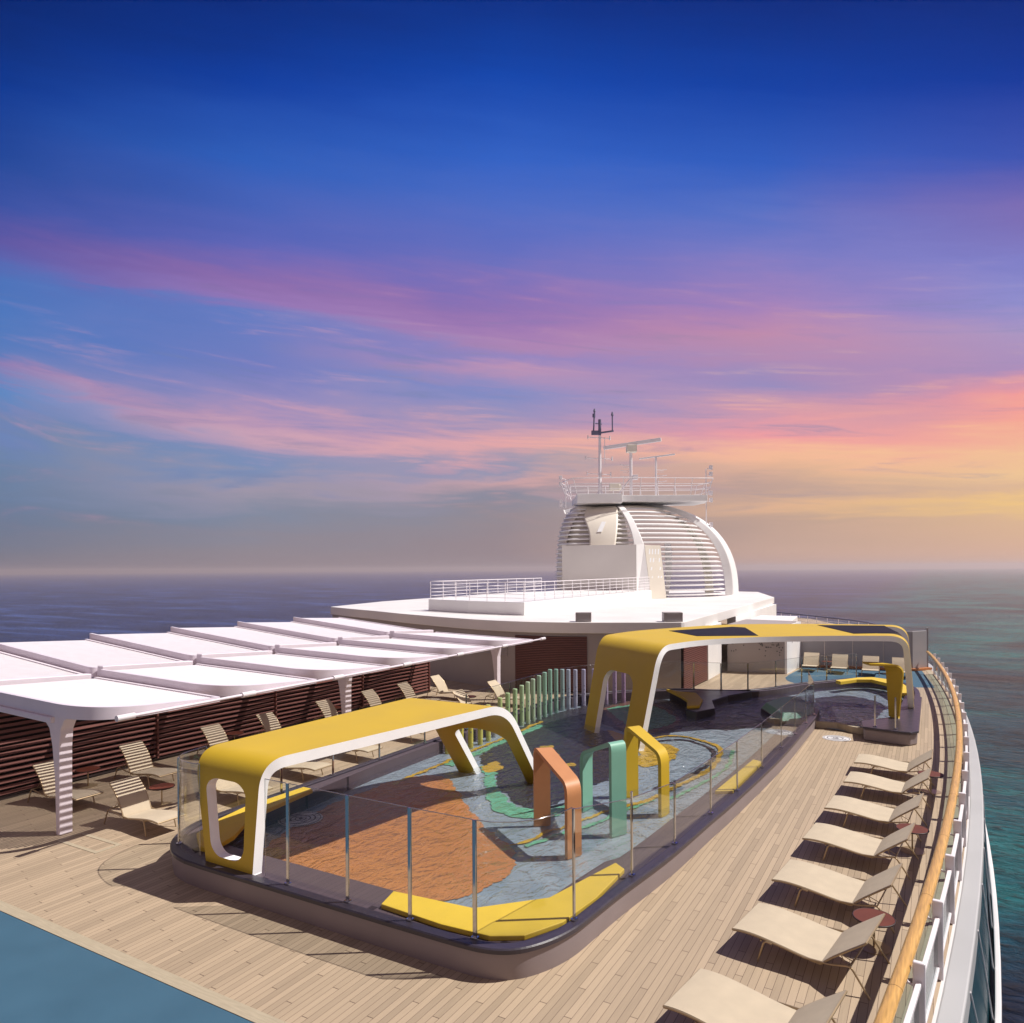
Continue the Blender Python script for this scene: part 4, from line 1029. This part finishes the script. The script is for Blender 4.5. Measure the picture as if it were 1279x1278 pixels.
for k in range(5): m.box((-10.25, 40.4, 2.1+.13*k), (.04, 1.6, .055), 0, rx=R(8))
m.build('pier_vent', M['boxg'], dh)
m = MB(); m.box((-11.2, 43.4, 1.4), (.1, 2.8, 2.8)); m.build('alcove', M['brownb'], dh)
m = MB(); m.prism([(-10.75,47.3),(-11.3,64.5),(-11.8,64.5),(-11.3,47.3)], 0, 2.86); m.build('rear_side', M['white'], dh)
m = MB(); m.prism([(-10.4,47.3),(-7.6,47.3),(-8.2,55),(-10.7,55)], 0, 2.5); m.build('annex', M['white'], dh, bevel=.03)
# brown louvre door set proud of the facade, and two wall vents
def on_facade(x0, x1, n=8):
    out = []
    for i in range(n+1):
        x = x0+(x1-x0)*i/n
        for a, b in zip(fac[:-1], fac[1:]):
            if a[0] <= x <= b[0]: t = (x-a[0])/(b[0]-a[0]); out.append((x, a[1]+(b[1]-a[1])*t)); break
    return out
fd = on_facade(-17.85, -14.35)
m = MB(); m.sweep(fd, [(.0,.03),(.04,.03),(.04,2.70),(.0,2.70)], closed_prof=True); d = m.build('louvre_door', M['brownb'], dh)
m = MB(); z = .1
while z < 2.66:
    m.sweep(fd, [(.041,z-.025),(.075,z-.03),(.075,z+.02),(.041,z+.03)], closed_prof=True); z += .085
m.build('door_louvres', M['brown'], d)
for x0, x1 in ((-23.3,-21.6),(-20.9,-18.3)):
    fv = on_facade(x0, x1, 6); m = MB()
    m.sweep(fv, [(0,1.6),(.03,1.6),(.03,2.6),(0,2.6)], closed_prof=True)
    for k in range(7): m.sweep(fv, [(.03,1.68+.13*k),(.06,1.66+.13*k),(.06,1.70+.13*k),(.03,1.76+.13*k)], closed_prof=True)
    m.build('wall_vent', M['facade'], dh)
for i, (x0, x1) in enumerate(((-14.98,-14.28),(-11.2,-10.4))):
    p = on_facade(x0, x1, 1); a = math.atan2(p[1][1]-p[0][1], p[1][0]-p[0][0])
    c_ = ((p[0][0]+p[1][0])/2, (p[0][1]+p[1][1])/2)
    root = empty('roof_vent_box', (c_[0], c_[1]+.35, 3.40), a)
    w_ = math.hypot(p[1][0]-p[0][0], p[1][1]-p[0][1])
    m = MB(); m.box((0,0,.225), (w_,.6,.45)); m.build('casing', M['boxg'], root, bevel=.015)
    m = MB(); m.box((0,-.312,.22), (w_*.66,.02,.34)); m.build('louvre_front', M['greyw'], root, bevel=.004, seg=1)
    tag(root, ['small grey vent box on the deckhouse roof edge above the brown louvre door','small grey vent box on the corner of the deckhouse roof above the long yellow arch'][i], 'vent box', 'grey roof vent boxes')

# mosaic block and grey screen
mo = empty('mosaic_kiosk', (0,0,0)); tag(mo, 'beige block with scattered dark mosaic tiles behind the far pool rim', 'kiosk')
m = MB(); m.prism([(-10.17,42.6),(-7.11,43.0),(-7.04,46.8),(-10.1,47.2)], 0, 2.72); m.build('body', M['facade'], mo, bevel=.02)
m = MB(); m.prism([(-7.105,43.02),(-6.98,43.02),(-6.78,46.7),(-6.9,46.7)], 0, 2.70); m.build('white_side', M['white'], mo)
m = MB(); rr = random.Random(4); fdir = Vector((3.06,.4,0)).normalized(); nd = Vector((.4,-3.06,0)).normalized()
for k in range(330):
    t = rr.random(); z = 2.6-abs(rr.gauss(0,.55))
    if z < .9: continue
    if .32 < t < .55 and rr.random() < .92: continue
    if t < .32 and rr.random() < .4: continue
    p = Vector((-10.17,42.6,0)) + fdir*(3.05*t) + nd*.012
    m.box((p.x,p.y,round(z/.07)*.07), (.055,.012,.055), math.atan2(.4,3.06))
m.build('mosaic_tiles', M['mos'], mo)
m = MB()
for k in range(40):
    t = rr.random(); z = 2.55-abs(rr.gauss(0,.4))
    m.box((-6.97+.19*t+.02, 43.1+3.5*t, round(z/.07)*.07), (.012,.055,.055), 0)
m.build('side_tiles', M['mos'], mo)
sc = empty('screen_wall', (0,0,0)); tag(sc, 'tall grey panelled screen wall behind the four far loungers', 'screen wall')
sw_pts = [(-6.85,46.75),(-5.5,46.95),(-4.0,47.2),(-2.4,47.5),(-.95,47.75),(-.18,48.8)]
for a, b in zip(sw_pts[:-1], sw_pts[1:]):
    m = MB(); m.sweep(trim([a,b], .005), [(-.04,.12),(.04,.12),(.04,2.25),(-.04,2.25)], closed_prof=True); m.build('panel', M['greyw'], sc, bevel=.01, seg=1)
m = MB(); m.box((-.18,48.8,1.2), (.1,.1,2.4)); m.build('end_post', M['greyw'], sc)
m = MB(); m.sweep(sw_pts, [(.05,.02),(.30,.02),(.30,.13),(.05,.13)], closed_prof=True); m.build('wood_plinth', M['wood'], sc)

# upper deck box with its railing
ub = empty('roof_terrace', (0,0,0)); tag(ub, 'white raised roof terrace on the deckhouse with a thin white railing', 'terrace')
m = MB(); tb = [(-27.2,36.9),(-23.5,35.8),(-19.45,35.25),(-19.7,46),(-20.2,58.6),(-27.4,59.5)]
m.prism(tb, 3.40, 4.12); m.build('base', M['white'], ub, bevel=.03)
def railing(path, z0, h, root, nrail=4, post_step=1.35, r=.022, closed=False, flare=0.0):
    m = MB(); L = []
    for i in range(len(path)-1):
        a, b = Vector(path[i]), Vector(path[i+1]); n = max(1, round((b-a).length/post_step))
        for j in range(n): L.append(a.lerp(b, j/n))
    L.append(Vector(path[-1]))
    nn = normals2d([(p.x,p.y) for p in L])
    for p, (nx, ny) in zip(L, nn):
        mm = MB(); mm.tube([(p.x,p.y,z0),(p.x+nx*flare,p.y+ny*flare,z0+h)], r, 6); mm.build('post', M['steel'], root)
    for k in range(nrail):
        f = (k+1)/nrail
        mm = MB(); mm.tube([(p.x+nx*flare*f, p.y+ny*flare*f, z0+h*f) for p,(nx,ny) in zip(L, nn)], r*1.25 if k == nrail-1 else r*.8, 6)
        mm.build('rail', M['steel'], root)
tr = empty('terrace_railing'); tag(tr, 'thin white horizontal bar railing round the roof terrace', 'railing')
railing([(-27.1,52),(-27.1,37.0),(-23.5,35.95),(-19.55,35.4),(-19.78,46),(-20.25,58.2)], 4.12, 1.1, tr, 5)

# funnel house: tower block, louvred dome
tw = empty('funnel_tower', (0,0,0)); tag(tw, 'pale block tower with a pierced sloping wing before the louvred dome', 'tower')
m = MB(); m.prism([(-27.6,56.8),(-21.3,58.0),(-20.9,62.5),(-27.6,62.5)], 3.405, 7.95); m.build('block', M['tower'], tw, bevel=.02)
m = MB()
m.add([(-21.28,57.98,3.41),(-20.3,58.7,3.41),(-20.95,59.0,7.96),(-21.28,57.98,7.96),(-21.6,58.6,3.41),(-20.6,59.3,3.41),(-21.25,59.6,7.96),(-21.6,58.6,7.96)],
      [(0,1,2,3),(5,4,7,6),(3,2,6,7),(1,5,6,2),(4,0,3,7),(0,4,5,1)]); m.build('white_fin', M['white'], tw)
A0, A1 = Vector((-20.28,58.75,3.42)), Vector((-19.35,59.9,3.42)); B0, B1 = Vector((-20.93,59.05,7.9)), Vector((-19.95,60.2,7.9))
m = MB(); nv_ = (A1-A0).cross(B0-A0).normalized()*.12
m.add([A0,A1,B1,B0,A0-nv_,A1-nv_,B1-nv_,B0-nv_], [(0,1,2,3),(7,6,5,4),(0,4,5,1),(1,5,6,2),(2,6,7,3),(3,7,4,0)]); m.build('pierced_wing', M['cream'], tw)
m = MB()
for i in range(4):
    for j in range(4):
        t, s_ = .18+.19*j, .93-.17*i
        hgt = .10-.02*i
        def q_(t, s): return A0.lerp(A1, t).lerp(B0.lerp(B1, t), s)+nv_*.05
        m.add([q_(t,s_-hgt), q_(t+.09,s_-hgt), q_(t+.15,s_), q_(t+.06,s_)], [(0,1,2,3)])
m.build('wing_openings', M['wedge'], tw)

dm = empty('louvred_dome', (0,0,0)); tag(dm, 'white quarter dome of horizontal louvres framed by a broad curved arch below the mast', 'dome')
DC = Vector((-27.5, 68.0, 3.4)); DAR, DAL, DB, DH = 11.2, 4.3, 9.4, 8.75
def dq(z, left=False):
    t = min(1, (z-3.4)/DH)
    n = 5.5 if left else 2.5
    return max(0, 1-t**n)**(1/n)
def dpt(phi, z, f=1.0):
    lf = max(0.0, -math.cos(phi)); 
    c = math.cos(phi); a = DAR if c >= 0 else DAL
    q = dq(z)*(1-lf)+dq(z, True)*lf
    return Vector((DC.x+a*q*f*c, DC.y-DB*q*f*math.sin(phi), z))
for k in range(20):
    z = 3.65+.415*k
    m = MB(); vs = []; fs = []; n = 40; a0, a1 = R(3), R(178)
    for i in range(n+1):
        ph = a0+(a1-a0)*i/n; p = dpt(ph, z); q = dpt(ph, z, .95)
        vs += [(p.x,p.y,z),(q.x,q.y,z+.12),(q.x,q.y,z+.05),(p.x,p.y,z-.10)]
    for i in range(n):
        for j in range(4): fs.append((i*4+j, i*4+(j+1)%4, (i+1)*4+(j+1)%4, (i+1)*4+j))
    fs += [(0,1,2,3), (4*n+3,4*n+2,4*n+1,4*n)]
    m.add(vs, fs, 0, False); m.build('louvre', M['white'], dm)
def dshell(name, p0, p1, z0, z1, f, mt, nz=14, np_=16, s0=0.0, s1=0.0, thick=.1):
    """patch of the dome; s0, s1 shift its two side edges at the bottom (degrees)"""
    m = MB(); vs = []; fs = []
    for i in range(nz+1):
        t = i/nz; z = z0+(z1-z0)*t; a = R(p0+s0*(1-t)); b = R(p1+s1*(1-t**2.6))
        for j in range(np_+1): vs.append(dpt(a+(b-a)*j/np_, z, f))
    for i in range(nz):
        for j in range(np_): a = i*(np_+1)+j; fs.append((a, a+1, a+np_+2, a+np_+1))
    m.add(vs, fs, 0, True); o = m.build(name, M[mt], dm)
    s_ = o.modifiers.new('solid', 'SOLIDIFY'); s_.thickness = thick; s_.offset = 0
    return o
dshell('inner_wall', 62, 178, 3.42, 11.9, .92, 'cream')
dshell('left_shell', 108, 178, 3.42, 11.9, .965, 'cream')
dshell('rear_rib', 8, 17, 3.42, 11.9, .93, 'cream')
dshell('inner_rib', 36, 40, 3.42, 8.2, .9, 'white', s0=6, s1=3)
dshell('shield', 66, 104, 7.6, 11.9, 1.035, 'cream', s0=4, s1=-22, thick=.2)
dshell('shield_edge', 60, 66, 7.6, 11.9, 1.05, 'white', s0=-4, s1=-5, thick=.24)
dshell('crown', 3, 178, 11.6, 12.12, 1.01, 'cream', nz=6, np_=50)
m = MB(); sq = [dpt(R(79), 9.2, 1.06), dpt(R(76.4), 9.2, 1.06), dpt(R(74.6), 10.15, 1.065), dpt(R(77.2), 10.15, 1.065)]
m.add(sq, [(0,1,2,3)]); m.build('shield_window', M['wedge'], dm)
m = MB(); vs = []; fs = []; n = 40
for i in range(n+1):
    t = PI*.62*i/n; cx, cz = math.cos(t), math.sin(t)
    ex = (abs(cx)**.8)*(1 if cx >= 0 else -1); ez = cz**.8
    wd = 1.0-.5*i/n
    for rr_, dy in ((-.05,-.25),(.62,.1),(.62,.3+2.0*wd),(-.05,.3+2.0*wd)):
        vs.append((DC.x+(DAR+rr_)*ex, DC.y+dy, DC.z+(DH+rr_*.55)*ez))
for i in range(n):
    for j in range(4): fs.append((i*4+j, i*4+(j+1)%4, (i+1)*4+(j+1)%4, (i+1)*4+j))
fs += [(0,1,2,3), tuple(4*n+j for j in (3,2,1,0))]
m.add(vs, fs, 0, False); m.build('arch_band', M['white'], dm, bevel=.08, seg=2)

# mast platform and masts, in a frame turned along the ship's beam as seen from the pool
MR = TH; MK = 1.094      # the mast group is drawn at 1:1.094
def mast_empty(name, lx, ly, z):
    p = FW*(70+ly*MK)+RT*(12.03+lx*MK); o = empty(name, (p.x, p.y, 6+(z-6)*MK), MR); o.scale = (MK,)*3; return o
pf = mast_empty('mast_platform', 0, 0, 0); tag(pf, 'pale flat platform with a flared white railing on top of the louvred dome', 'platform')
m = MB(); m.prism([(-2.0,-2.2),(5.6,-2.2),(6.0,0),(5.6,2.5),(-5.5,2.5),(-5.5,-.5)], 11.62, 12.15); m.build('slab', M['white'], pf, bevel=.03)
m = MB(); m.prism([(-5.5,-2.9),(-1.75,-3.1),(-1.6,-1),(-5.5,-1)], 11.45, 12.22); m.build('front_box', M['white'], pf, bevel=.03)
railing([(-5.6,2.4),(-6.2,0),(-5.5,-2.8),(-1.7,-3.0),(5.6,-2.2),(6.1,0),(5.6,2.4),(-5.6,2.4)], 12.15, 1.35, pf, 3, 1.6, .03, flare=.45)
mt_ = mast_empty('signal_mast', -3.3, -.6, 12.15); tag(mt_, 'tall white signal mast with short yards and a dark antenna fork on top', 'mast')
m = MB(); m.tube([(0,0,0),(0,0,.35),(0,0,.5),(0,0,5.35)], [.42,.26,.15,.11], 10); m.build('pole', M['steel'], mt_)
for z, l in ((1.95,1.5),(3.3,1.7),(5.1,1.4)):
    m = MB(); m.tube([(-l/1.35,0,z+.12),(l/1.6,0,z)], .035, 6)
    m.tube([(l/1.6,0,z-.16),(l/1.6,0,z+.22)], .06, 6); m.tube([(-l/1.35,0,z-.05),(-l/1.35,0,z+.30)], .045, 6); m.build('yard', M['steel'], mt_)
m = MB(); m.tube([(.42,0,2.9),(.42,0,5.2)], .03, 6); m.tube([(.42,0,5.1),(0,0,5.2)], .03, 6); m.build('side_aerial', M['steel'], mt_)
m = MB()
m.tube([(-.65,0,5.5),(1.2,0,5.75)], .085, 6); m.tube([(-.55,0,5.45),(-.45,0,7.5)], .07, 6); m.tube([(1.1,0,5.75),(1.1,0,7.25)], .06, 6)
m.box((-.42,0,5.6), (.6,.3,.35)); m.tube([(0,0,5.4),(0,0,6.75)], .13, 8); m.tube([(-.5,0,6.95),(-.5,0,7.25)], .13, 8); m.tube([(-.45,0,7.45),(-.45,0,7.7)], [.12,.04], 8); m.tube([(1.1,0,7.1),(1.1,0,7.42)], [.13,.04], 8)
m.tube([(-.4,0,6.4),(.2,0,6.35)], .04, 6)
m.build('antenna_fork', M['hazed_black'], mt_)
for nm, lx, h, bw, yaw, th_, lb in (('radar_mast', -.56, 3.95, 5.1, -22, .32, 'white radar mast with a boxy motor and the longer scanner bar'), ('radar_mast', 1.62, 3.5, 3.1, -18, .14, 'thin white radar mast with the shorter scanner bar')):
    r_ = mast_empty(nm, lx, -.3, 12.15); tag(r_, lb, 'radar mast')
    m = MB(); m.tube([(0,0,0),(0,0,h)], .13 if bw > 4 else .09, 8); m.build('pole', M['steel'], r_)
    if bw > 4:
        m = MB(); m.box((.05,0,h+.28), (.85,.8,.62)); m.build('motor', M['cream'], r_, bevel=.04)
        m = MB(); m.tube([(-1.3,.2,0),(-.1,0,1.6)], .06, 6); m.build('brace', M['steel'], r_)
        m = MB(); m.box((.35,0,1.75), (.45,.4,.42)); m.build('junction_box', M['steel'], r_, bevel=.02)
    top = h+(.72 if bw > 4 else .05)
    m = MB(); m.box((.1,0,top), (bw,th_*.8,th_), R(yaw), ry=R(-4.5)); m.build('scanner', M['steel'], r_, bevel=.03)
    m = MB()
    for k in range(3):
        z = h-1.1-.5*k; s_ = -1 if bw > 4 else 1
        m.tube([(0,0,z),(s_*.5,0,z-.05),(s_*.95,0,z+.02)], .028, 6); m.tube([(0,0,z-.22),(s_*.7,0,z-.2)], .022, 6)
    m.build('rungs', M['steel'], r_)
sp2 = mast_empty('search_light', -2.2, -1.0, 12.2); tag(sp2, 'white boxy searchlight between the signal mast and the radar mast', 'searchlight')
m = MB(); m.tube([(0,0,0),(0,0,.5)], .06, 6); m.build('stand', M['steel'], sp2)
m = MB(); m.box((.1,0,.78), (.9,.55,.6)); m.tube([(.45,-.1,.78),(.65,-.1,.78)], .28, 10); m.build('lamp_body', M['cream'], sp2, bevel=.03)
for lx, z0, hts, lb in ((-6.35, 11.2, (0,.35,1.9,2.45), 'slim white lamp pole on the left edge of the mast platform'), (5.75, 9.1, (.45,2.55,3.15,4.8,5.35), 'slim white lamp pole hanging from the right edge of the mast platform')):
    f_ = mast_empty('lamp_pole', lx, -1.2, z0); tag(f_, lb, 'lamp pole', 'lamp poles on the mast platform')
    sg = -1 if lx < 0 else 1
    m = MB(); m.tube([(0,0,0),(0,0,hts[-1])], .045, 6); m.build('pole', M['steel'], f_)
    for h in hts:
        m = MB(); m.tube([(0,0,h),(sg*.35,0,h+.08)], .03, 6); m.box((sg*.42,0,h+.15), (.26,.26,.34)); m.tube([(sg*.42,-.1,h+.02),(sg*.42,-.22,h)], .10, 8); m.build('lamp', M['steel'], f_, bevel=.02)

# thin far handrail of the foredeck beyond the screen
fh = empty('foredeck_railing'); tag(fh, 'thin dark topped railing far off behind the screen wall and the long arch', 'railing')
fpth = catmull([(-14.6,82.3),(-12.2,80.2),(-9.75,77.3),(-7.0,74.0),(-4.7,70.3),(-2.6,64.0)], 5)
m = MB(); m.tube([(x,y,1.1) for x,y in fpth], .07, 6); m.build('top_rail', M['hazed_black'], fh)
m = MB()
for x, y in fpth[::2]: m.tube([(x,y,0),(x,y,1.1)], .03, 5)
for zz in (.4,.75): m.tube([(x,y,zz) for x,y in fpth], .02, 5)
m.build('bars', M['steel'], fh)

# ------------------------------------------------------------------ evening haze over the sea
hm, hnt, hout = newmat('sea_haze')
pv = hnt.nodes.new('ShaderNodeVolumePrincipled')
pv.inputs['Color'].default_value = (1.0, .87, .86, 1); pv.inputs['Density'].default_value = .00027; pv.inputs['Anisotropy'].default_value = .34
hnt.links.new(pv.outputs[0], hout.inputs['Volume'])
m = MB(); m.box((0, 4300, -1.0), (18100, 9500, 50)); tag(m.build('haze', hm), kind='stuff')

# ------------------------------------------------------------------ render settings
scene.view_settings.view_transform = 'Standard'; scene.view_settings.look = 'None'
scene.view_settings.exposure = 0.2; scene.view_settings.gamma = 1.0
scene.cycles.use_denoising = True
scene.cycles.max_bounces = 10; scene.cycles.transparent_max_bounces = 16; scene.cycles.glossy_bounces = 4; scene.cycles.diffuse_bounces = 4
scene.cycles.volume_bounces = 0; scene.cycles.caustics_reflective = False; scene.cycles.caustics_refractive = False
